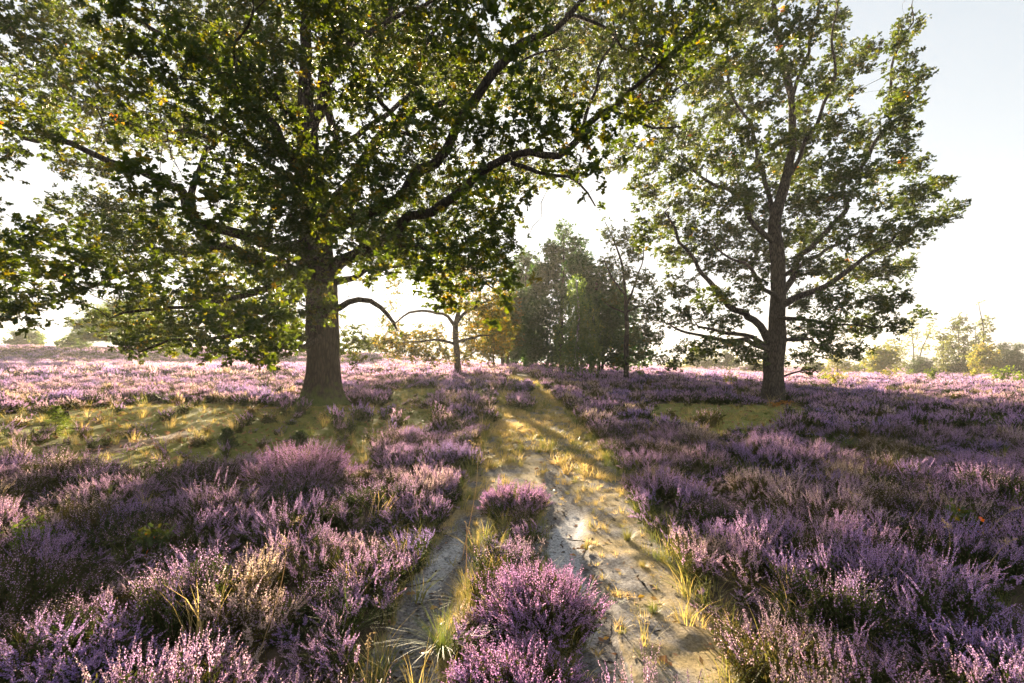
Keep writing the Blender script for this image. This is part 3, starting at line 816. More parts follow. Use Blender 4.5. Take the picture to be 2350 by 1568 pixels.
T1 = [(737,938,76,0),(737,870,72,0),(738,800,69,0),(738,720,69,0),(742,650,66,0),(728,560,60,0),(716,470,54,0),(708,400,48,0),(702,330,44,0),(698,240,30,.1),(698,170,26,.1),(702,90,22,.2),(712,0,18,.3),(720,-120,14,.3),(725,-260,9,.2),(730,-360,5,.2)]
B1 = [
 [(706,360,30,0),(731,210,27,-.3),(742,150,22,-.4),(755,63,17,-.5),(757,-20,14,-.6),(780,-160,9,-.8),(800,-280,5,-.8)],
 [(715,420,26,.2),(773,315,19,.8),(752,232,17,1.1),(743,150,13,1.4),(800,20,10,1.6),(850,-120,6,2)],
 [(706,400,32,0),(654,343,26,-.5),(594,245,22,-1.0),(545,185,19,-1.4),(490,154,16,-1.8),(440,133,12,-2.2),(330,60,9,-2.6),(230,-40,5,-3)],
 [(722,560,30,0),(640,570,26,-.7),(540,540,24,-1.4),(480,510,22,-1.8),(434,480,21,-2.1),(427,455,18,-2.2),(336,399,16,-2.4),(245,360,14,-2.6),(150,325,12,-2.8),(52,308,10,-3),(-40,280,8,-3.1),(-160,230,4,-3.2)],
 [(436,476,16,-2.1),(446,420,14,-2.0),(469,367,12,-1.9),(479,330,10,-1.7),(500,280,7,-1.5),(520,230,4,-1.3)],
 [(700,430,20,.3),(560,330,12,1.0),(433,308,11,1.4),(370,298,9,1.6),(308,301,7,1.8),(220,260,4,2)],
 [(735,690,26,.2),(640,600,20,.8),(520,570,16,1.4),(437,580,14,1.8),(385,585,12,2),(329,610,10,2.1),(280,624,9,2.1),(224,649,8,2.2),(157,684,6,2.3),(80,700,4,2.4)],
 [(738,770,20,-.3),(690,800,16,-.8),(640,790,13,-1.4),(570,770,10,-2.0),(480,770,8,-2.5),(380,780,6,-2.8),(310,800,3.5,-3)],
 [(730,590,22,-.4),(640,660,16,-1.5),(530,690,12,-2.4),(420,690,9,-3.0),(300,720,6,-3.2),(250,745,3,-3.3)],
 [(720,500,30,0),(760,470,28,.2),(800,415,26,.3),(839,360,25,.4),(874,325,24,.5),(912,276,22,.6),(940,259,18,.7),(979,251,15,.8),(1021,234,12,1),(1090,190,9,1.2),(1180,150,6,1.4),(1290,110,3,1.6)],
 [(944,311,9,.4),(912,276,11,.3),(853,224,10,0),(828,206,8,-.3),(800,120,5,-.6),(790,60,3,-.8)],
 [(733,540,34,-.1),(820,500,30,-.5),(920,440,27,-1),(980,395,25,-1.3),(1024,343,23,-1.5),(1056,273,21,-1.7),(1105,205,21,-1.9),(1154,150,21,-2),(1203,91,20,-2.1),(1252,66,16,-2.2),(1297,31,13,-2.3),(1343,0,10,-2.4),(1450,-60,6,-2.5)],
 [(1297,33,9,-2.3),(1340,40,8,-2.3),(1400,65,7,-2.3),(1430,110,6,-2.2),(1500,160,4,-2.2),(1580,190,2.5,-2.2)],
 [(740,620,30,-.1),(830,580,26,-.6),(930,520,23,-1.1),(1040,450,20,-1.6),(1110,400,19,-1.9),(1175,374,18,-2.1),(1280,353,17,-2.3),(1325,315,15,-2.4),(1356,269,14,-2.5),(1405,252,12,-2.6),(1447,217,10,-2.6),(1496,175,8,-2.6),(1560,110,5,-2.7),(1620,40,3,-2.7)],
 [(1405,252,8,-2.6),(1440,270,7,-2.6),(1486,290,6,-2.6),(1566,300,3,-2.6)],
 [(1440,222,8,-2.6),(1482,241,6,-2.6),(1530,220,4,-2.6),(1575,195,2.5,-2.6)],
 [(1330,312,9,-2.4),(1370,200,8,-2.1),(1395,130,6,-1.9),(1405,60,4,-1.7)],
 [(1175,376,12,-2.1),(1245,395,9,-2.3),(1287,399,7,-2.4),(1342,434,5,-2.5),(1374,470,3,-2.5)],
 [(735,210,20,0),(790,130,18,.2),(846,91,17,.4),(884,38,14,.5),(895,-20,10,.6),(910,-120,6,.7)],
 [(862,72,10,.4),(937,31,10,.4),(993,0,8,.4),(1080,-60,5,.4)],
 [(915,276,12,.7),(940,200,11,1.2),(958,126,10,1.5),(979,94,8,1.6),(1028,52,6,1.7),(1090,0,4,1.8)],
 [(752,650,22,.2),(809,642,12,.5),(853,624,10,.9),(888,621,8,1.2),(960,600,6,1.5),(1050,600,4,1.8)],
 [(752,712,20,.1),(783,709,14,.3),(804,694,13,.5),(849,687,12,.8),(874,708,10,1),(898,733,8,1.1),(905,760,4,1.1)],
 [(745,640,18,-.3),(840,560,14,-1.5),(960,560,11,-2.5),(1050,600,8,-3),(1110,650,5,-3.2),(1170,690,2.5,-3.3)],
 [(712,450,18,.5),(640,440,14,1.6),(540,380,10,2.8),(450,330,7,3.8),(380,330,4,4.4)],
 [(710,410,18,.5),(780,330,14,2),(880,260,11,3.4),(960,200,8,4.4),(1020,150,4,5)],
 [(704,340,18,-.5),(680,260,14,-2),(600,180,10,-3.6),(540,120,6,-4.8)],
]
tree('oak_tree', 'big spreading oak left of the track with thick mossy trunk', 'tree', 13.0, T1, B1, L1, 11, M_LEAF, M_BARK, dens=56, leaf=.098, per=12, ros=2, rosa=4, spread=.25,
     split=True, flare=.36, moss=.62, hi_res=True, tint0=.42, orange=.0003, min_z=1.0)

L2 = [(1680,60,60,60),(1740,20,50,60),(1790,60,50,60),(1800,-40,60,60),(1850,70,45,55),(1915,60,40,45),(1920,120,35,40),(1900,-20,40,40),(1760,140,60,50),(1830,150,45,50),(1700,150,55,55),(1640,170,50,50),
 (1920,180,40,40),(1990,110,40,30),(1960,160,40,30),(2085,60,35,30),(2060,100,35,30),(2075,160,45,30),(2090,205,45,30),(2050,230,30,40),(1930,220,40,25),(1870,200,40,40),
 (1680,240,60,45),(1760,230,55,40),(1830,240,40,35),(1620,280,60,40),(1700,310,60,40),(1560,330,60,40),(1780,310,45,40),
 (1850,310,60,50),(1930,300,60,50),(2000,310,55,45),(2055,290,40,45),(2060,350,50,40),(2100,380,40,22),(2070,250,40,30),
 (1640,360,70,45),(1720,380,65,50),(1800,390,65,50),(1880,390,65,55),(1960,390,65,50),(2030,400,55,35),(2170,420,40,20),(2120,430,50,25),(2180,480,30,20),
 (1560,400,55,40),(1500,370,45,35),(1600,450,65,45),(1680,460,65,50),(1760,470,65,50),(1840,470,65,50),(1920,460,60,45),(2010,470,40,25),(2080,470,60,30),(2140,500,45,25),(2060,520,60,35),
 (1480,440,50,40),(1540,500,55,45),(1620,530,65,45),(1700,540,65,50),(1790,550,60,50),(1870,540,60,45),(1950,540,60,45),(2020,560,55,35),(2090,550,40,30),
 (1480,540,45,45),(1550,580,55,45),(1640,600,55,40),(1720,610,60,45),(1860,610,60,40),(1940,620,65,40),(2020,630,60,40),(2080,610,35,30),
 (1560,660,50,35),(1640,680,50,40),(1720,670,50,40),(1840,690,45,30),(1920,690,60,35),(2000,690,65,35),(2080,680,35,22),(2110,720,28,10),
 (1590,720,50,30),(1670,740,50,30),(1890,750,60,35),(1970,750,65,35),(2040,745,45,28),(1830,760,40,25),(1960,800,50,18),(1900,800,50,25),(1840,820,35,22),
 (1580,810,45,25),(1640,800,50,30),(1700,800,50,28),(1740,820,35,22),(1780,830,25,15),(1540,835,25,12),(1860,850,22,8),
 (1680,-100,90,60),(1790,-130,90,70),(1890,-90,70,60),(1780,-220,80,50),(1610,210,50,40),(1520,290,45,35),(1600,100,45,50)]
L2 = [(l[0], l[1], l[2] * .92, l[3] * .88) for l in L2]
T2 = [(1774,924,42,0),(1775,870,39,0),(1776,835,38,0),(1781,800,42,0),(1786,740,33,0),(1786,660,30,0),(1781,570,26,0),(1778,510,23,0),(1795,440,19,.1),(1814,375,16,.1),(1822,273,13,.1),(1819,215,12,.1),(1800,160,9,.1),(1789,90,7,.1),(1773,0,6,.1),(1770,-120,4,.1)]
B2 = [
 [(1821,215,9,.1),(1847,140,8,.2),(1866,80,6,.2),(1884,30,5,.3),(1884,-20,3,.3)],
 [(1786,705,18,0),(1840,677,15,-.4),(1882,659,13,-.7),(1938,617,11,-1),(1987,589,8,-1.2),(2060,540,5,-1.3),(2150,490,2.5,-1.3)],
 [(1786,690,16,0),(1812,649,14,.2),(1833,596,13,.4),(1870,560,12,.5),(1917,518,11,.6),(1941,465,10,.7),(1940,420,9,.7),(1973,388,9,.7),(2004,339,8,.7),(2036,280,7,.7),(2046,227,6,.7),(2053,140,5,.6),(2071,98,4,.6),(2088,52,3,.6),(2096,-6,1.6,.6)],
 [(1814,400,10,.1),(1850,330,9,-.4),(1896,224,7,-.8),(1917,189,6,-.9),(1912,105,5,-1),(1917,20,3,-1),(1920,-40,1.6,-1)],
 [(1768,790,18,0),(1735,736,16,-.4),(1700,715,15,-.7),(1661,687,13,-1),(1630,663,11,-1.2),(1612,638,10,-1.3),(1584,586,8,-1.5),(1552,535,7,-1.6),(1517,490,4,-1.7)],
 [(1766,805,15,0),(1752,796,12,-.2),(1700,782,10,-.9),(1637,775,8,-1.5),(1584,761,6,-1.9),(1535,736,4,-2.1)],
 [(1770,800,12,.1),(1720,775,10,.8),(1660,760,8,1.5),(1600,750,5,2.2)],
 [(1780,560,14,0),(1763,545,12,-.1),(1721,479,10,-.5),(1682,441,9,-.8),(1644,420,8,-1),(1612,402,6,-1.2),(1567,357,4,-1.4)],
 [(1778,515,13,.2),(1765,470,11,.5),(1752,413,10,.8),(1742,378,9,.9),(1735,332,8,1),(1721,290,7,1.1),(1696,245,6,1.2),(1679,210,5,1.2),(1665,147,4,1.2),(1660,60,2.5,1.2)],
 [(1786,640,12,.3),(1850,600,9,1.2),(1920,560,7,2),(1990,520,4,2.6)],
 [(1786,730,10,-.3),(1860,730,7,-1.3),(1940,740,5,-2),(2020,745,3,-2.4)],
 [(1783,780,10,.2),(1840,780,7,1),(1900,790,4,1.8)],
 [(1788,868,5,-.2),(1820,858,4,-.6),(1860,850,2.5,-1)],
 [(1786,690,11,-.3),(1740,640,9,-1.4),(1690,600,6,-2.2),(1640,560,3,-2.8)],
]
tree('oak_tree', 'younger straight oak standing alone in the heather right of the track', 'tree', 17.0, T2, B2, L2, 23, M_LEAF, M_BARK2, dens=56, leaf=.112, per=9, ros=2, rosa=5, spread=.2, step=.28, kill=.30,
     split=True, flare=.3, moss=.22, hi_res=True, tint0=.34, orange=.002, min_z=.7)

# the low oak behind, with the sun through it
L3 = [(890,785,28,26),(925,800,30,22),(960,790,36,28),(995,800,26,22),(1050,812,30,12),(1105,800,26,22),(1130,790,32,26),(1160,770,26,26),(890,745,20,18),
 (985,760,34,20),(1080,755,40,22),(1120,740,36,26),(1000,655,26,22),(1040,650,34,26),(1085,660,38,28),(1125,690,34,26),(1050,700,34,18),(1100,715,34,20),(1010,620,30,24),(1060,610,36,26),(1105,625,32,26),(960,620,24,20),
 (905,650,20,18),(900,700,14,14),(1150,720,24,20)]
L3 = [(a, b, c * 1.15, d * 1.1) for a, b, c, d in L3] + [(1045,795,40,16),(1000,808,30,14),(1092,802,40,18),(876,772,22,18),(1135,800,30,20),(930,770,26,16),(900,800,40,24),(950,812,44,20),(1010,822,44,13),(1070,822,44,13),(1125,815,36,18),(1085,770,44,26),(1130,750,40,26),(1000,772,34,16),(905,765,34,20),(950,790,40,22),(1100,700,40,26),(1140,790,34,22)]
T3 = [(1051,852,17,0),(1049,830,15,0),(1046,790,14,0),(1045,755,13,0),(1050,720,10,.1),(1060,680,7,.1),(1065,630,4,.1)]
B3 = [[(1045,750,9,0),(1024,722,7,-.3),(982,708,6,-.8),(945,715,5,-1.1),(905,745,3,-1.4)],[(1046,745,8,0),(1066,716,7,.3),(1100,690,5,.7),(1140,680,3,1)],
      [(1046,790,7,0),(1000,775,6,-1),(950,780,4,-1.7),(900,790,2.5,-2)],[(1047,785,7,0),(1100,770,5,-1),(1150,770,3,-1.6)],[(1024,722,5,-.3),(1005,670,4,-.3),(990,630,2.5,-.3)]]
tree('oak_tree', 'low broad oak behind the big oak, with the sun shining through its crown', 'tree', 30.0, T3, B3, L3, 31, M_LEAF, M_BARK2, dens=38, leaf=.14, per=6, ros=3, rosa=3, spread=.24, step=.4, kill=.42, tip=.008, tint0=.85, min_z=.6)

AV = 'trees of the avenue beyond the track'
tree('birch_tree', 'slender white stemmed birch with weeping foliage right of the track', 'tree', 27.0, [(1325,863,9,0),(1326,800,8,0),(1328,735,7,0),(1325,690,5,0),(1323,640,2.5,0)], [],
     [(1325,655,14,24),(1322,695,26,28),(1330,735,40,30),(1312,770,38,28),(1348,770,36,28),(1325,800,48,26),(1352,818,30,18),(1302,822,30,18)], 41, M_LEAF_B, M_BIRCH, 'plain', dens=56, leaf=.11, per=10, ros=3, spread=.5, step=.35, kill=.36, weep=.7, tip=.005, tint0=.35, group=AV, min_z=.5)
tree('broadleaf_tree', 'dark dense tree close behind the white birch', 'tree', 33.0, [(1358,857,13,0),(1356,800,12,0),(1362,720,9,0),(1370,640,5,0)], [],
     [(1380,640,40,26),(1350,660,36,28),(1400,680,40,30),(1370,710,44,32),(1405,730,36,30),(1345,740,34,30),(1385,770,44,30),(1415,790,28,26),(1360,800,36,26),(1400,825,30,18),(1340,700,30,26),(1330,620,36,26)], 43, M_LEAF_D, M_BARKF, 'plain', dens=50, leaf=.17, per=12, ros=4, spread=.42, step=.5, kill=.5, tip=.008, tint0=.15, group=AV)
tree('broadleaf_tree', 'twin stemmed tree with dark foliage right of the dark dense tree', 'tree', 37.0, [(1374,855,8,0),(1376,800,7,0),(1385,730,5,0),(1390,680,3,0)], [],
     [(1410,690,34,26),(1440,720,30,26),(1420,770,40,30),(1450,790,36,26),(1470,820,30,18),(1430,830,30,14),(1390,740,30,30),(1480,780,24,20)], 45, M_LEAF_D, M_BARKF, 'plain', stems=([(1381,855,7,0),(1384,800,6,0),(1400,740,4,0)],), dens=46, leaf=.18, per=11, ros=4, spread=.45, step=.55, kill=.55, tip=.008, tint0=.2, group=AV)
tree('broadleaf_tree', 'tall thin open crowned tree with bare forked top right of the avenue', 'tree', 27.0, [(1437,862,12,0),(1438,800,11,0),(1439,710,9,0),(1432,673,7,0),(1427,598,5,0),(1408,550,3,0),(1388,512,1.6,0)],
     [[(1432,673,5,0),(1405,640,4,.4),(1385,600,2.5,.8)],[(1438,700,6,0),(1458,660,4,-.4),(1465,610,3,-.6),(1470,570,2,-.7)],[(1439,715,6,0),(1475,700,4,.3),(1515,710,3,.6),(1545,735,2,.8)],[(1438,720,4,0),(1400,705,3,-.5),(1385,690,2,-.8)]],
     [(1392,535,18,16),(1410,560,20,14),(1440,540,18,22),(1455,580,26,22),(1440,620,26,20),(1475,640,30,22),(1400,610,24,18),(1420,650,20,14),(1500,680,28,20),(1455,690,24,16),(1410,690,20,14),(1490,720,28,22),(1525,735,26,18),(1470,755,26,18),(1510,770,24,14),(1445,780,20,16),(1465,815,26,14),(1425,830,22,10),(1505,825,22,12)], 47, M_LEAF, M_BARKF, 'oak', dens=50, leaf=.15, per=7, ros=3, spread=.28, step=.38, kill=.4, tip=.006, tint0=.4, group=AV)
tree('broadleaf_tree', 'large hazy round crowned tree left of the white birch', 'tree', 42.0, [(1290,845,12,0),(1288,780,11,0),(1290,700,8,0),(1292,600,4,0),(1292,530,2,0)], [],
     [(1291,535,18,20),(1270,570,28,18),(1320,565,28,16),(1290,600,40,24),(1250,620,32,24),(1330,605,34,24),(1270,650,42,28),(1310,680,40,30),(1235,670,28,28),(1260,710,42,28),(1230,750,32,30),(1280,760,42,30),(1250,800,40,26),(1300,810,36,24),(1220,810,24,22),(1275,835,40,12)], 49, M_LEAF_D, M_BARKF, 'plain', dens=42, leaf=.2, per=11, ros=4, spread=.5, step=.6, kill=.6, tip=.009, tint0=.33, group=AV)
tree('broadleaf_tree', 'hazy tree between the low oak and the large round crowned tree', 'tree', 52.0, [(1205,838,9,0),(1204,780,8,0),(1205,700,6,0),(1206,620,3,0)], [],
     [(1205,600,24,22),(1190,640,26,22),(1225,640,24,22),(1200,680,32,24),(1185,720,26,22),(1215,730,28,24),(1195,765,30,22),(1205,805,30,22),(1180,800,20,18),(1170,820,24,16),(1225,815,24,20),(1185,700,30,30),(1220,700,26,30),(1210,770,34,30)], 51, M_LEAF_D, M_BARKF, 'plain', dens=44, leaf=.24, per=10, ros=4, spread=.6, step=.75, kill=.75, tip=.01, tint0=.45, group=AV)
tree('broadleaf_tree', 'sunlit yellow green tree on several short stems beside the track end', 'tree', 46.0, [(1155,838,8,0),(1152,800,7,0),(1145,750,5,0),(1150,700,3,0)], [],
     [(1150,690,26,20),(1130,720,26,22),(1165,730,26,24),(1145,760,32,22),(1175,775,22,20),(1120,765,20,18),(1150,795,30,16),(1170,690,20,18),(1110,740,26,24),(1150,745,40,30),(1180,740,26,26),(1120,790,30,18)], 53, M_LEAF, M_BARKF, 'plain', stems=([(1163,838,6,0),(1168,800,5,0),(1172,760,3,0)], [(1135,838,5,0),(1130,800,4,0),(1125,760,3,0)]), dens=40, leaf=.21, per=10, ros=4, spread=.5, step=.65, kill=.65, tip=.009, tint0=.75, group=AV)
tree('birch_tree', 'pale stemmed birch half hidden behind the white birch', 'tree', 40.0, [(1335,853,8,0),(1336,790,7,0),(1338,700,5,0),(1340,640,2,0)], [],
     [(1340,640,22,20),(1345,690,26,26),(1330,740,28,28),(1350,780,28,24)], 55, M_LEAF_B, M_BIRCH, 'plain', dens=34, leaf=.15, per=12, ros=4, spread=.5, step=.6, kill=.6, weep=.6, tip=.007, group=AV)

# far right tree row
FR = 'scattered trees along the far edge of the heath'
def far_tree(name, label, D, base, stem, lobes, seed, mat, leaf=.24, kind='plain', dens=26, w=3.5, per=9, ros=4, tint0=.4, weep=0.0, stems=(), sp=.5, bark=None):
    st = [(base[0], base[1], w, 0)] + [(x, y, w * (1 - .8 * (i + 1) / len(stem)), 0) for i, (x, y) in enumerate(stem)]
    return tree(name, label, 'tree', D, st, [], lobes, seed, mat, bark or M_BARKF, kind, dens=dens, leaf=leaf, per=per, ros=ros, spread=sp, step=.75, kill=.75, tip=.011, tint0=tint0, group=FR, weep=weep, stems=stems, min_z=.3)
far_tree('birch_tree', 'small yellow birch right of the lone oak trunk, just left of the grey thin tree', 66, (1921,858), [(1921,835),(1921,812)], [(1912,832,14,12),(1935,835,14,14),(1922,818,14,9),(1945,848,9,6),(1905,846,10,8)], 61, M_LEAF_Y, .22)
far_tree('broadleaf_tree', 'thin grey leafless looking tree beside the bright yellow tree', 70, (1984,860), [(1983,835),(1980,812),(1976,798)], [(1980,825,12,8),(1976,838,10,8),(1992,842,12,8),(1985,852,12,5)], 62, M_LEAF, .2, dens=12, w=2.5)
far_tree('birch_tree', 'bright yellow green young tree with dark stem at the heath edge', 60, (2026,864), [(2026,845),(2025,820),(2022,800)], [(2015,812,22,14),(2035,808,18,12),(2005,830,18,14),(2025,830,24,14),(2000,846,12,8),(2042,828,14,14),(2020,845,16,7)], 63, M_LEAF_Y, .22, dens=40, w=3.5, tint0=.35)
far_tree('birch_tree', 'open pale tree leaning against the right side of the bright yellow tree', 72, (2058,860), [(2058,830),(2056,795),(2054,778)], [(2052,795,18,14),(2066,808,14,16),(2050,825,16,14),(2068,838,14,12),(2054,848,16,8)], 64, M_LEAF_Y, .2, dens=20, w=2.5, tint0=.15)
far_tree('broadleaf_tree', 'tall sparse tree with two diverging stems and bare sky between them', 74, (2099,860), [(2097,815),(2094,780),(2090,745)], [(2090,745,14,12),(2080,762,12,10),(2100,770,12,12),(2138,748,10,14),(2130,770,12,10),(2085,790,12,8),(2122,795,10,7),(2100,800,10,8),(2135,800,8,5)], 65, M_LEAF_Y, .2, dens=15, w=3, tint0=.1, stems=([(2106,860,2.6,0),(2112,810,2.2,0),(2128,780,1.6,0),(2138,750,.8,0)],))
far_tree('pine_tree', 'small dark green pine under the two diverging stems', 64, (2112,860), [(2112,840),(2110,818)], [(2110,823,12,8),(2104,838,18,8),(2122,838,16,7),(2110,850,28,8),(2134,853,12,5)], 66, M_NEEDLE, .3, 'needle', dens=60, per=16)
far_tree('broadleaf_tree', 'narrow tree with brownish crown left of the tall dark pair', 70, (2166,862), [(2166,820),(2165,785),(2168,762)], [(2160,775,12,8),(2176,780,10,10),(2162,800,14,12),(2174,812,14,12),(2160,830,16,12),(2176,845,16,10),(2155,850,12,8)], 67, M_LEAF_Y, .22, dens=30, w=3, tint0=.12)
far_tree('shrub', 'round grey green bush at the foot of the tall dark tree', 64, (2196,862), [(2196,848),(2196,835)], [(2196,832,16,12),(2188,846,16,10),(2206,846,16,10)], 68, M_LEAF, .22, dens=50, w=3)
far_tree('broadleaf_tree', 'tall dark tree with tiered branches left of the dead topped tree', 72, (2202,862), [(2201,815),(2202,775),(2199,735)], [(2203,737,16,7),(2192,752,12,7),(2216,756,14,7),(2200,775,16,8),(2220,790,12,8),(2190,796,14,9),(2208,808,16,9),(2222,822,14,9)], 69, M_LEAF, .22, dens=34, w=4)
far_tree('shrub', 'dark low bush between the tall dark tree and the orange pine', 68, (2222,862), [(2222,850),(2224,838)], [(2222,840,14,10),(2230,850,12,8),(2214,852,12,8)], 70, M_LEAF, .2, dens=44, w=3)
far_tree('broadleaf_tree', 'tallest far tree with a bent dead top at the right', 68, (2252,862), [(2254,815),(2260,780),(2258,750),(2252,725),(2245,698)], [(2264,735,9,8),(2268,752,9,8),(2256,765,9,7),(2268,780,10,8),(2252,740,5,6),(2255,800,12,9),(2268,805,10,8)], 71, M_LEAF_Y, .22, dens=26, w=4.5, tint0=.1)
far_tree('broadleaf_tree', 'short dark snag just left of the dead topped tree', 70, (2240,862), [(2240,815),(2242,780),(2242,750)], [(2240,775,7,8),(2246,790,9,9),(2236,800,9,9),(2240,818,12,9)], 72, M_LEAF, .22, dens=26, w=4)
far_tree('pine_tree', 'bushy orange tinged pine with a leaning stem at the right', 60, (2268,866), [(2262,845),(2258,820),(2256,798)], [(2257,800,14,9),(2245,815,18,9),(2272,815,18,9),(2256,830,26,9),(2282,836,16,9),(2240,838,14,8),(2262,848,18,6)], 73, M_LEAF_Y, .24, dens=44, w=4, tint0=.55)
far_tree('pine_tree', 'dark green pine with flat tiers second from the right edge', 62, (2306,863), [(2306,835),(2304,812),(2303,792)], [(2305,796,14,5),(2296,808,14,6),(2316,812,14,6),(2304,826,20,6),(2292,838,16,7),(2318,840,18,7),(2304,852,24,6)], 74, M_NEEDLE, .3, 'needle', dens=60, per=16, w=3.5)
far_tree('pine_tree', 'dark green pine at the right edge of the heath', 58, (2333,867), [(2334,840),(2336,815),(2338,798)], [(2338,800,14,6),(2328,815,14,7),(2348,818,14,7),(2336,832,22,8),(2350,845,16,8),(2326,848,16,8)], 75, M_NEEDLE, .3, 'needle', dens=60, per=16, w=3.5)
far_tree('birch_tree', 'small loose tree beyond the right edge of the far row', 60, (2385,866), [(2385,835),(2386,800)], [(2385,805,18,16),(2380,830,22,16),(2398,840,18,14)], 76, M_LEAF_Y, .22)
far_tree('broadleaf_tree', 'low hazy tree just left of the lone oak trunk', 78, (1668,855), [(1668,835),(1668,815)], [(1668,818,18,10),(1655,834,18,10),(1684,834,18,10)], 77, M_LEAF, .26, dens=30)
far_tree('broadleaf_tree', 'low hazy tree beneath the left branches of the lone oak', 82, (1600,853), [(1600,830),(1600,806)], [(1600,812,18,12),(1585,830,20,12),(1618,832,20,12)], 78, M_LEAF_Y, .26, dens=30, tint0=.1)
far_tree('birch_tree', 'wispy thin birch beneath the left branches of the lone oak', 76, (1640,856), [(1640,820),(1639,785)], [(1640,795,9,12),(1636,815,10,12),(1646,830,10,10)], 79, M_LEAF_Y, .2, dens=18, w=2, tint0=.2)
far_tree('shrub', 'hazy round bush just right of the lone oak trunk', 76, (1872,858), [(1872,848),(1872,838)], [(1872,840,16,9),(1860,850,14,6),(1886,850,14,6)], 80, M_LEAF, .24, dens=40)
far_tree('shrub', 'hazy low bush in the gap between the lone oak and the tall thin tree', 80, (1545,853), [(1545,845),(1545,836)], [(1545,838,16,8),(1530,848,14,6),(1560,847,14,6)], 81, M_LEAF_Y, .24, dens=36, tint0=.1)
far_tree('shrub', 'yellow bush standing behind the lone oak trunk', 74, (1735,858), [(1735,848),(1735,836)], [(1735,838,18,10),(1720,850,16,7),(1752,850,14,7)], 82, M_LEAF_Y, .24, dens=36)
far_tree('shrub', 'grey bush left of the small yellow birch', 80, (1960,859), [(1960,850),(1960,842)], [(1960,846,12,7),(1950,853,12,5),(1970,853,12,5)], 83, M_LEAF, .22, dens=40)

# far left: the lighter leaf colour stands in for thick haze
FL = 'hazy trees on the far left slope'
def left_tree(name, label, D, base, stem, lobes, seed, mat, **kw):
    o = far_tree(name, label, D, base, stem, lobes, seed, mat, **kw); o['group'] = FL; return o
left_tree('pine_tree', 'hazy wide tiered pine seen under the left branches of the big oak', 55, (300,806), [(298,770),(296,735),(295,700)], [(290,705,40,7),(240,720,34,6),(340,725,36,7),(210,745,42,7),(290,750,50,8),(370,755,40,7),(230,772,50,8),(320,780,50,9),(390,785,34,8)], 91, M_LEAF_B, leaf=.4, kind='needle', dens=60, per=18, w=7)
left_tree('shrub', 'pale hazy bush left of the wide tiered pine', 70, (165,800), [(165,790),(165,782)], [(165,784,18,8),(185,790,18,7),(145,790,14,6)], 92, M_LEAF_B, leaf=.28, dens=40)
left_tree('shrub', 'pale hazy bush just right of the big oak trunk', 75, (850,806), [(850,795),(850,785)], [(850,786,18,9),(838,796,14,7),(866,796,16,8)], 93, M_LEAF_B, leaf=.28, dens=40)
left_tree('broadleaf_tree', 'pale hazy tree at the left edge under the oak branches', 80, (60,800), [(60,780),(60,765)], [(60,770,26,10),(40,785,22,9),(82,785,22,9)], 94, M_LEAF_B, leaf=.28, dens=36)

# ------------------------------------------------------------------ small plants standing on their own
def sapling(name, label, px, py, h, seed, kind='leaf', group=None, mat=None, cat='sapling'):
    g = np.random.default_rng(seed); x, y = ground_at(px, py); z = float(H(np.array([x]), np.array([y]))[0])
    root = empty(name, (x, y, z), label, cat, group)
    S, Lf = Geo(), Geo()
    if kind == 'spruce':
        v, f = tube(np.array([[0, 0, -.03], [0, 0, h * .5], [g.normal() * .02, 0, h]]), [.012, .008, .003], 6); S.add(v, f)
        nw = 9
        for k in range(nw):
            zz = h * (.08 + .88 * k / nw); L = h * .55 * (1 - k / nw) + .03
            for b in range(7):
                a = g.uniform(0, 6.28); e = np.array([math.cos(a) * L, math.sin(a) * L, L * g.uniform(-.05, .35)]) * g.uniform(.7, 1.1); p0 = np.array([0, 0, zz])
                v, f = tube(np.array([p0, p0 + e * .5, p0 + e]), [.004, .003, .001], 3); S.add(v, f)
                n = 46; u = g.uniform(.1, 1, n); P = p0 + e * u[:, None]
                D = nrm(nrm(e) * .7 + g.normal(0, .7, (n, 3))); Nn = rdir(g, n)
                v, f, t = leaves(P, D, Nn, np.full(n, .05), np.clip(g.normal(.5, .25, n), 0, 1), 'needle'); Lf.add(v, f, 0, t)
    else:
        for s in range(5):
            a = g.uniform(0, 6.28); e = np.array([math.cos(a) * h * .35, math.sin(a) * h * .35, h * g.uniform(.7, 1.0)]) * (1 if s else .8)
            v, f = tube(np.array([[0, 0, -.03], e * .5 + g.normal(0, .02, 3), e]), [h * .012, h * .008, h * .003], 4); S.add(v, f)
            n = 70; u = g.uniform(.25, 1, n); P = e * u[:, None] + g.normal(0, h * .10, (n, 3))
            v, f, t = leaves(P, rdir(g, n), nrm(np.array([0, 0, .8]) + g.normal(0, .6, (n, 3))), np.full(n, h * .13 if h > .6 else .05) * g.uniform(.6, 1.2, n), np.clip(g.normal(.5, .25, n), 0, 1), 'oak'); Lf.add(v, f, 0, t)
    S.obj('stem', [M_TWIG], root, True); Lf.obj('foliage', [mat or M_SAPLING], root)
    return root
sapling('spruce_seedling', 'bright green young spruce in the mossy hollow at the left', 128, 1000, .62, 1, 'spruce', cat='seedling')
sapling('spruce_seedling', 'small dark spruce seedling among heather below the big oak clearing', 520, 1035, .36, 2, 'spruce', mat=M_NEEDLE, cat='seedling')
sapling('spruce_seedling', 'small dark spruce seedling left of the oak between clearing and heather', 690, 1040, .32, 3, 'spruce', mat=M_NEEDLE, cat='seedling')
SG = 'saplings in the right hand heather'
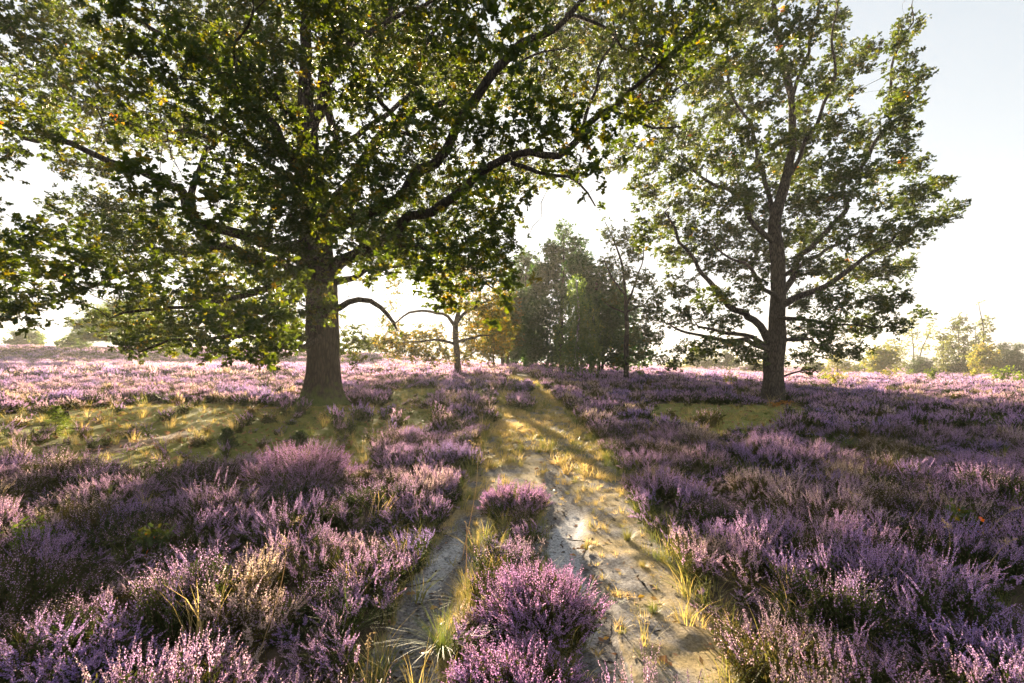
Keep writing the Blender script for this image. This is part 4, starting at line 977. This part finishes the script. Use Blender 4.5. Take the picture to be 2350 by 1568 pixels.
for i, (px, py, h, lab) in enumerate([(1917,893,1.0,'tallest pale sapling in the heather right of the lone oak'), (1885,886,.8,'pale sapling nearest the lone oak trunk on its right'), (1953,888,.7,'pale sapling right of the tallest one beyond the lone oak'),
     (2136,880,1.0,'dark green sapling in the heather below the far gap of sky'), (1677,890,.8,'pale sapling left of the lone oak trunk'), (2085,872,1.1,'low yellow bush in front of the small dark pine'),
     (2043,876,1.0,'low yellow bush in front of the bright yellow tree'), (2300,884,1.3,'green bush in front of the flat tiered dark pine'), (2225,876,1.0,'low yellow bush in front of the dead topped tree'), (2345,892,1.1,'low yellow bush at the right edge of the heath'), (2175,872,.9,'low yellow bush at the foot of the brownish narrow tree'),
     (1470,872,.7,'small dark sapling right of the tall thin tree')]):
    sapling('sapling', lab, px, py, h * 1.0, 20 + i, group=SG, mat=M_SAPLING if i % 2 else M_LEAF_Y)
sapling('bilberry_plant', 'fresh green leafy shoot among heather at the lower left', 85, 1290, .30, 60, cat='plant')
sapling('bilberry_plant', 'dark green leafy shoot in the dim heather left of the track', 355, 1290, .24, 61, mat=M_LEAF, cat='plant')
sapling('bilberry_plant', 'dark leafy shoot in the heather at the right edge', 2215, 1250, .28, 62, mat=M_LEAF, cat='plant')

# two heather bushes that stand apart between the ruts
def heather_bush(label, px, py, rad, h, seed, ns):
    x, y = ground_at(px, py); z = float(H(np.array([x]), np.array([y]))[0]); g = np.random.default_rng(seed)
    root = empty('heather_bush', (x, y, z), label, 'heather bush')
    Ffl, Ffo = Geo(), Geo()
    for s in range(ns):
        a = g.uniform(0, 6.28); q = g.uniform(0, 1)**.5
        G = Geo(); heather_geo(G, seed * 1000 + s, nst=7, h=h * (1.05 - .35 * q * q), rad=.10, fl=.0044, nfl=22, fol=64, lod=0)
        v, fs, m, t = G.data()
        ti = .75 * q; ax = np.array([math.cos(a), math.sin(a), 0])
        # lean outward about the axis across ax
        k = np.array([-ax[1], ax[0], 0]); c_, s_ = math.cos(ti), math.sin(ti)
        v = v * c_ + np.cross(k, v) * s_ + k * (v @ k)[:, None] * (1 - c_)
        v = v + ax * rad * .62 * q
        tt = np.clip(t + .45 + g.normal(0, .1), 0, 1)
        o = 0
        for fa in fs:
            mm = m[o]; o += len(fa)
            G2 = Ffl if mm == 1 else Ffo
            lo, hi = fa.min(), fa.max() + 1
            G2.add(v[lo:hi], fa - lo, 0 if mm else 1, tt[lo:hi])
    Ffo.obj('foliage', [M_HLEAF_B, M_HSTEM], root); Ffl.obj('blossom', [M_HFLOWER_B], root)
heather_bush('rounded purple heather bush overhanging the white sand between the ruts', 1240, 1440, .34, .38, 3, 66)
heather_bush('smaller heather bush between the ruts where the bare sand begins', 1185, 1180, .34, .34, 4, 46)
heather_bush('pale lilac heather bush at the bottom edge between the two ruts', 1190, 1640, .32, .30, 5, 55)
heather_bush('tall sunlit pink heather bush below the big oak clearing', 690, 1120, .62, .58, 6, 90)

# stump, stalks, tufts, twigs, fallen leaves
def stump():
    x, y = ground_at(141, 966); z = float(H(np.array([x]), np.array([y]))[0])
    root = empty('tree_stump', (x, y, z), 'small dark weathered stump on the mossy bank at the left', 'stump')
    th = np.linspace(0, 2*np.pi, 28, endpoint=False); hs = np.array([-.05, .0, .05, .12, .18, .2]); rs = np.array([.19, .165, .14, .13, .125, .118])
    V = np.array([[(r * (1 + .10 * math.sin(5 * a + 1) + .06 * math.sin(9 * a)) * math.cos(a), r * (1 + .10 * math.sin(5 * a + 1) + .06 * math.sin(9 * a)) * math.sin(a), h + (.02 * math.sin(3 * a) if h > .1 else 0)) for a in th] for h, r in zip(hs, rs)])
    n, m = 28, 6; i, j = np.meshgrid(np.arange(m-1), np.arange(n), indexing='ij')
    f = np.stack([i*n+j, i*n+(j+1) % n, (i+1)*n+(j+1) % n, (i+1)*n+j], -1).reshape(-1, 4)
    mesh_obj('bark', V.reshape(-1, 3), f, M_BARK, root, {'moss': np.repeat([.5, .4, .25, .1, 0, 0], 28)}, smooth=True)
    top = V[-1]; c = top.mean(0); k = np.arange(28)
    mesh_obj('cut_face', np.vstack([top * np.array([.99, .99, 1]), c + [0, 0, -.006]]), np.stack([k, (k+1) % 28, np.full(28, 28)], 1), M_CUT, root)
stump()

def stalk(label, px, py, top, seed, dep=0):
    """one tall dry grass stalk with a loose seed head, from ground point to its tip"""
    g = np.random.default_rng(seed); x, y = ground_at(px, py); z = float(H(np.array([x]), np.array([y]))[0])
    e = at(top[0], top[1], y + dep) - np.array([x, y, z]); t = np.linspace(0, 1, 10)
    bend = np.array([g.normal() * .05, g.normal() * .05, 0])
    P = e * t[:, None]; P[:, 2] = e[2] * np.sin(t * 1.57) ** .9; P += bend * np.sin(t * 3.1)[:, None]
    root = empty('grass_stalk', (x, y, z), label, 'grass stalk', 'tall dry grass stalks rising above the heather')
    S, Hd = Geo(), Geo()
    v, f = tube(P, np.linspace(.0022, .0010, 10), 4); S.add(v, f, 0, .4)
    d = nrm(P[-1] - P[-2])
    for k in range(16):
        u = k / 16; b = P[-1] - d * .16 * (1 - u); q = b + nrm(d + g.normal(0, .55, 3)) * .045 * (1.1 - u)
        v, f = tube(np.array([b, q]), [.0007, .0005], 3); Hd.add(v, f, 0, .6)
        n = 4; v, f = diamonds(b + (q - b) * g.uniform(.5, 1.1, n)[:, None], rdir(g, n) * .006, rdir(g, n) * .0022); Hd.add(v, f, 0, .9)
    S.obj('stem', [M_STRAW], root); Hd.obj('seed_head', [M_STRAW], root)
for i, a in enumerate([
 ('straight upright grass stalk in the middle strip between the ruts', 1065, 1400, (1067, 1195), 0), ('pale grass stalk leaning right over the pale sand of the left rut', 1060, 1290, (1075, 1010), .2),
 ('tall stalk leaning right in the shaded heather at bottom left', 590, 1520, (645, 1225), .2), ('drooping stalk with broad seed head in the left heather', 690, 1300, (702, 1180), .1),
 ('short bent stalk with brown seed head in the left heather', 500, 1440, (585, 1300), .1), ('stalk at the bottom edge beside the left rut', 838, 1600, (842, 1490), 0),
 ('fine stalk arching left in the right heather', 1970, 1250, (1935, 1120), .2), ('fine stalk arching right in the right heather', 2060, 1240, (2130, 1110), .2),
 ('upright stalk above the lilac mound at the right', 2165, 1330, (2160, 1190), .1), ('long stalk arching right near the right edge', 2230, 1370, (2335, 1235), .1),
 ('leaning stalk at the right edge above the dark gap', 2250, 1260, (2345, 1165), .1), ('upright stalk beside the spruce in the mossy hollow', 60, 1010, (58, 905), .1)]):
    stalk(a[0], a[1], a[2], a[3], 200 + i, a[4])

def tuft(label, px, py, h, nb, seed, tint):
    g = np.random.default_rng(seed); x, y = ground_at(px, py); z = float(H(np.array([x]), np.array([y]))[0]) - .02; G = Geo()
    for b in range(nb):
        a = g.uniform(0, 6.28); L = h * g.uniform(.6, 1.2); c = g.uniform(.2, 1.1)
        d = np.array([math.cos(a), math.sin(a), 0]); o = d * .02 * g.uniform(); t = np.linspace(0, 1, 5)
        P = np.array([x, y, z]) + o + d * L * c * (t**1.5)[:, None] + np.array([0, 0, L]) * (t - .45 * c * t * t)[:, None]
        sd = np.array([-d[1], d[0], 0]); wd = (.0016 * (1 - .9 * t))[:, None]; k = np.arange(4)
        G.add(np.concatenate([P - sd * wd, P + sd * wd]), np.stack([k, k+1, k+6, k+5], 1), 0, np.clip(tint + g.normal(0, .1), 0, 1))
    ob = G.obj('grass_tuft', [M_TUFT]); tag(ob, label, 'grass tuft', 'grass tufts on the track')
M_TUFT = leafy('tuft_blade', [(0, (.08, .14, .03)), (.5, (.24, .22, .07)), (1, (.46, .36, .17))], (1.5, 1.35, 1.0), .4)
for i, a in enumerate([('pale green grass tuft right of the white sand, nearest the heather', 1523, 1290, .10, 150, .35), ('pale grass tuft left of the greenest tuft on the bare track', 1475, 1300, .07, 130, .6), ('small straw tuft standing on the white sand', 1345, 1257, .07, 110, .5),
     ('long arching straw tuft on the left edge of the middle strip', 1075, 1405, .30, 110, .55), ('bushy green tuft at the edge of the heather left of the left rut', 800, 1470, .30, 180, .05), ('bright green upright tuft at the bottom of the middle strip', 1015, 1500, .30, 170, .1),
     ('low green tuft on the dry grass lower right of the white sand', 1500, 1405, .09, 170, .2), ('greenish tuft on the grassy crown beside the start of the bare sand', 1440, 1240, .15, 170, .35)]):
    tuft(a[0], a[1], a[2], a[3], a[4], 300 + i, a[5])

def twig(label, px, py, L, ang, seed):
    g = np.random.default_rng(seed); x, y = ground_at(px, py); z = float(H(np.array([x]), np.array([y]))[0]) - .03
    t = np.linspace(-.5, .5, 8); d = np.array([math.cos(ang), math.sin(ang), 0]); s = np.array([-d[1], d[0], 0])
    P = np.array([x, y, z]) + d * L * t[:, None] + s * (.05 * L * np.sin(t * 7 + seed))[:, None] + np.array([0, 0, .014])
    G = Geo(); v, f = tube(P, np.linspace(.0055, .002, 8), 6); G.add(v, f)
    v, f = tube(np.array([P[4], P[4] + d * L * .16 + s * L * .12, P[4] + d * L * .28 + s * L * .16 + [0, 0, .01]]), [.003, .002, .001], 4); G.add(v, f)
    tag(G.obj('twig', [M_TWIG], None, True), label, 'twig', 'dead twigs lying on the track')
for i, a in enumerate([('thin dark twig lying across the upper white sand', 1335, 1240, .34, 2.6), ('dark curved twig on the white sand beside the rounded heather bush', 1350, 1395, .30, -.4), ('dark twig lying on the left rut', 975, 1335, .26, .4), ('thin twig on the grassy edge near the right heather', 1505, 1190, .40, 2.6), ('short twig on the bare soil right of the white sand', 1440, 1290, .16, 2.2)]):
    twig(*a, 30 + i)

for i, (px, py, t, s) in enumerate([(1320,1258,.55,.07),(1368,1330,.6,.06),(1382,1332,.5,.05),(1560,1180,.3,.06),(1600,1290,.3,.06),(1495,1335,.4,.06),(1610,1480,.4,.07),(1545,1530,.35,.08),(1250,1100,.3,.07),(930,1360,.4,.06),(905,1430,.5,.06),(1085,1225,.4,.05),(960,1490,.4,.07),(1440,1450,.3,.06),(1700,1440,.4,.06)]):
    x, y = ground_at(px, py); z = float(H(np.array([x]), np.array([y]))[0]); g = np.random.default_rng(700 + i)
    v, f, tt = leaves(np.zeros((1, 3)), np.array([[math.cos(i * 2.1), math.sin(i * 2.1), .12]]), np.array([[g.normal() * .25, g.normal() * .25, 1]]), np.array([s * 1.15]), np.array([t]), 'oak')
    v[:, 2] += .02 * (v[:, 1] / s)**2
    o = mesh_obj('fallen_leaf', v, f, M_FALLEN, None, {'tint': tt}); o.location = (x, y, z - .015)
    tag(o, 'dry brown oak leaf lying on the track', 'leaf', 'fallen oak leaves on the track')
x, y = ground_at(1463, 1374); z = float(H(np.array([x]), np.array([y]))[0])
v, f, tt = leaves(np.zeros((1, 3)), np.array([[1, .3, .1]]), np.array([[.1, -.4, 1]]), np.array([.055]), np.array([1.0]), 'plain')
o = mesh_obj('fallen_leaf', v, f, M_FALLEN, None, {'tint': tt}); o.location = (x, y, z + .01); tag(o, 'bright yellow fallen leaf on the dry grass right of the sand', 'leaf')

# orange dying bracken at the foot of the right oak
def bracken(label, px, py, seed):
    g = np.random.default_rng(seed); x, y = ground_at(px, py); z = float(H(np.array([x]), np.array([y]))[0])
    G = Geo()
    for k in range(6):
        a = k * 1.05 + g.normal() * .2; L = .26 * g.uniform(.7, 1.2); t = np.linspace(0, 1, 7)
        P = np.stack([np.cos(a) * L * t, np.sin(a) * L * t, .16 * np.sin(t * 2.4)], 1) + np.array([x, y, z])
        v, f = tube(P, np.linspace(.003, .001, 7), 3); G.add(v, f, 0, .8)
        n = 26; u = g.uniform(.15, 1, n); q = np.stack([np.interp(u, t, P[:, c]) for c in range(3)], 1)
        D = nrm(np.stack([-np.sin(a) * np.sign(g.normal(size=n)), np.cos(a) * np.sign(g.normal(size=n)), g.normal(0, .2, n)], 1) + g.normal(0, .2, (n, 3)))
        v, f, tt = leaves(q, D, np.tile([0, 0, 1.0], (n, 1)) + g.normal(0, .2, (n, 3)), .10 * (1.1 - u), np.full(n, .85), 'plain'); G.add(v, f, 0, tt)
    tag(G.obj('bracken_plant', [M_BRACK]), label, 'bracken')
M_BRACK = leafy('dying_bracken', [(0, (.30, .14, .03)), (1, (.55, .24, .03))], (1.3, 1.1, 1.0), .4)
bracken('orange dying bracken tuft at the foot of the lone oak', 1783, 936, 1)
bracken('orange dying bracken tuft just right of the lone oak foot', 1806, 931, 2)

# ------------------------------------------------------------------ air, light, sky, camera
ELEV, AZ = math.atan(.152 / math.hypot(1, .2047)), math.atan(-.2047)
SUN = Vector((math.sin(AZ) * math.cos(ELEV), math.cos(AZ) * math.cos(ELEV), math.sin(ELEV)))

HX, HY0, HY1, HZ0, HZ1 = 330, -60, 420, -3, 17
hv = np.array([(x, y, z) for x in (-HX, HX) for y in (HY0, HY1) for z in (HZ0, HZ1)], float)
hf = np.array([(0, 1, 3, 2), (4, 6, 7, 5), (0, 4, 5, 1), (2, 3, 7, 6), (0, 2, 6, 4), (1, 5, 7, 3)])
m, nt, out = new_mat('morning_haze')
pv = N(nt, 'ShaderNodeVolumePrincipled'); pv.inputs['Color'].default_value = (1, .96, .90, 1); pv.inputs['Density'].default_value = .0008; pv.inputs['Anisotropy'].default_value = .25
nt.links.new(pv.outputs[0], out.inputs['Volume'])
hz = mesh_obj('haze', hv, hf, m); tag(hz, 'thin bright morning haze over the whole heath', 'haze', kind='stuff')

w = bpy.data.worlds.new('World'); scene.world = w; w.use_nodes = True
nt = w.node_tree; nt.nodes.clear()
wo = nt.nodes.new('ShaderNodeOutputWorld'); bg = nt.nodes.new('ShaderNodeBackground'); sky = nt.nodes.new('ShaderNodeTexSky')
sky.sky_type = 'NISHITA'; sky.sun_disc = False; sky.sun_elevation = ELEV; sky.sun_rotation = AZ; sky.air_density = 1.0; sky.dust_density = 1.5; sky.ozone_density = 1.0; sky.altitude = 50
bg.inputs['Strength'].default_value = .115
hs_ = nt.nodes.new('ShaderNodeHueSaturation'); hs_.inputs['Saturation'].default_value = .6; nt.links.new(sky.outputs[0], hs_.inputs['Color'])
# tone curve on the sky colour: tames the glow around the sun
def vm(op, a, b):
    n = nt.nodes.new('ShaderNodeVectorMath'); n.operation = op
    for i_, v_ in enumerate((a, b)):
        if hasattr(v_, 'is_linked'): nt.links.new(v_, n.inputs[i_])
        else: n.inputs[i_].default_value = v_
    return n.outputs[0]
den = vm('ADD', vm('MULTIPLY', hs_.outputs[0], (.5, .5, .5)), (1, 1, 1))
nt.links.new(vm('DIVIDE', hs_.outputs[0], den), bg.inputs['Color'])
# the sun's own disc in the sky
tc = nt.nodes.new('ShaderNodeTexCoord'); dp = nt.nodes.new('ShaderNodeVectorMath'); dp.operation = 'DOT_PRODUCT'; dp.inputs[1].default_value = SUN
nt.links.new(tc.outputs['Generated'], dp.inputs[0])
mr_ = nt.nodes.new('ShaderNodeMapRange'); mr_.inputs['From Min'].default_value = math.cos(R(.75)); mr_.inputs['From Max'].default_value = math.cos(R(.45)); mr_.inputs['To Max'].default_value = 5.0
nt.links.new(dp.outputs['Value'], mr_.inputs['Value'])
b2 = nt.nodes.new('ShaderNodeBackground'); b2.inputs['Color'].default_value = (1, .86, .62, 1); nt.links.new(mr_.outputs[0], b2.inputs['Strength'])
ad = nt.nodes.new('ShaderNodeAddShader'); nt.links.new(bg.outputs[0], ad.inputs[0]); nt.links.new(b2.outputs[0], ad.inputs[1]); nt.links.new(ad.outputs[0], wo.inputs['Surface'])

sl = bpy.data.lights.new('sun', 'SUN'); sl.energy = 5.0; sl.angle = R(.53); sl.color = (1, .80, .55)
so = bpy.data.objects.new('sun', sl); COL.objects.link(so); so.rotation_euler = SUN.to_track_quat('Z', 'Y').to_euler(); so.location = (0, 0, 30)

cam = bpy.data.cameras.new('camera'); co = bpy.data.objects.new('camera', cam); COL.objects.link(co)
cam.sensor_width = 36; cam.lens = F / 2350 * 36; cam.shift_y = (CY - 784) / 2350; cam.clip_start = .05; cam.clip_end = 3000
co.location = (0, 0, CZ); co.rotation_euler = (R(90), 0, 0); scene.camera = co

scene.render.engine = 'CYCLES'
cy = scene.cycles
cy.max_bounces = 7; cy.diffuse_bounces = 3; cy.glossy_bounces = 2; cy.transmission_bounces = 5; cy.volume_bounces = 1; cy.transparent_max_bounces = 4
cy.use_adaptive_sampling = True; cy.adaptive_threshold = .012; cy.use_denoising = True; cy.sample_clamp_indirect = 6; cy.caustics_reflective = False; cy.caustics_refractive = False
vs = scene.view_settings; vs.view_transform = 'Standard'; vs.look = 'None'; vs.gamma = 1; vs.use_curve_mapping = False; vs.exposure = 2.85
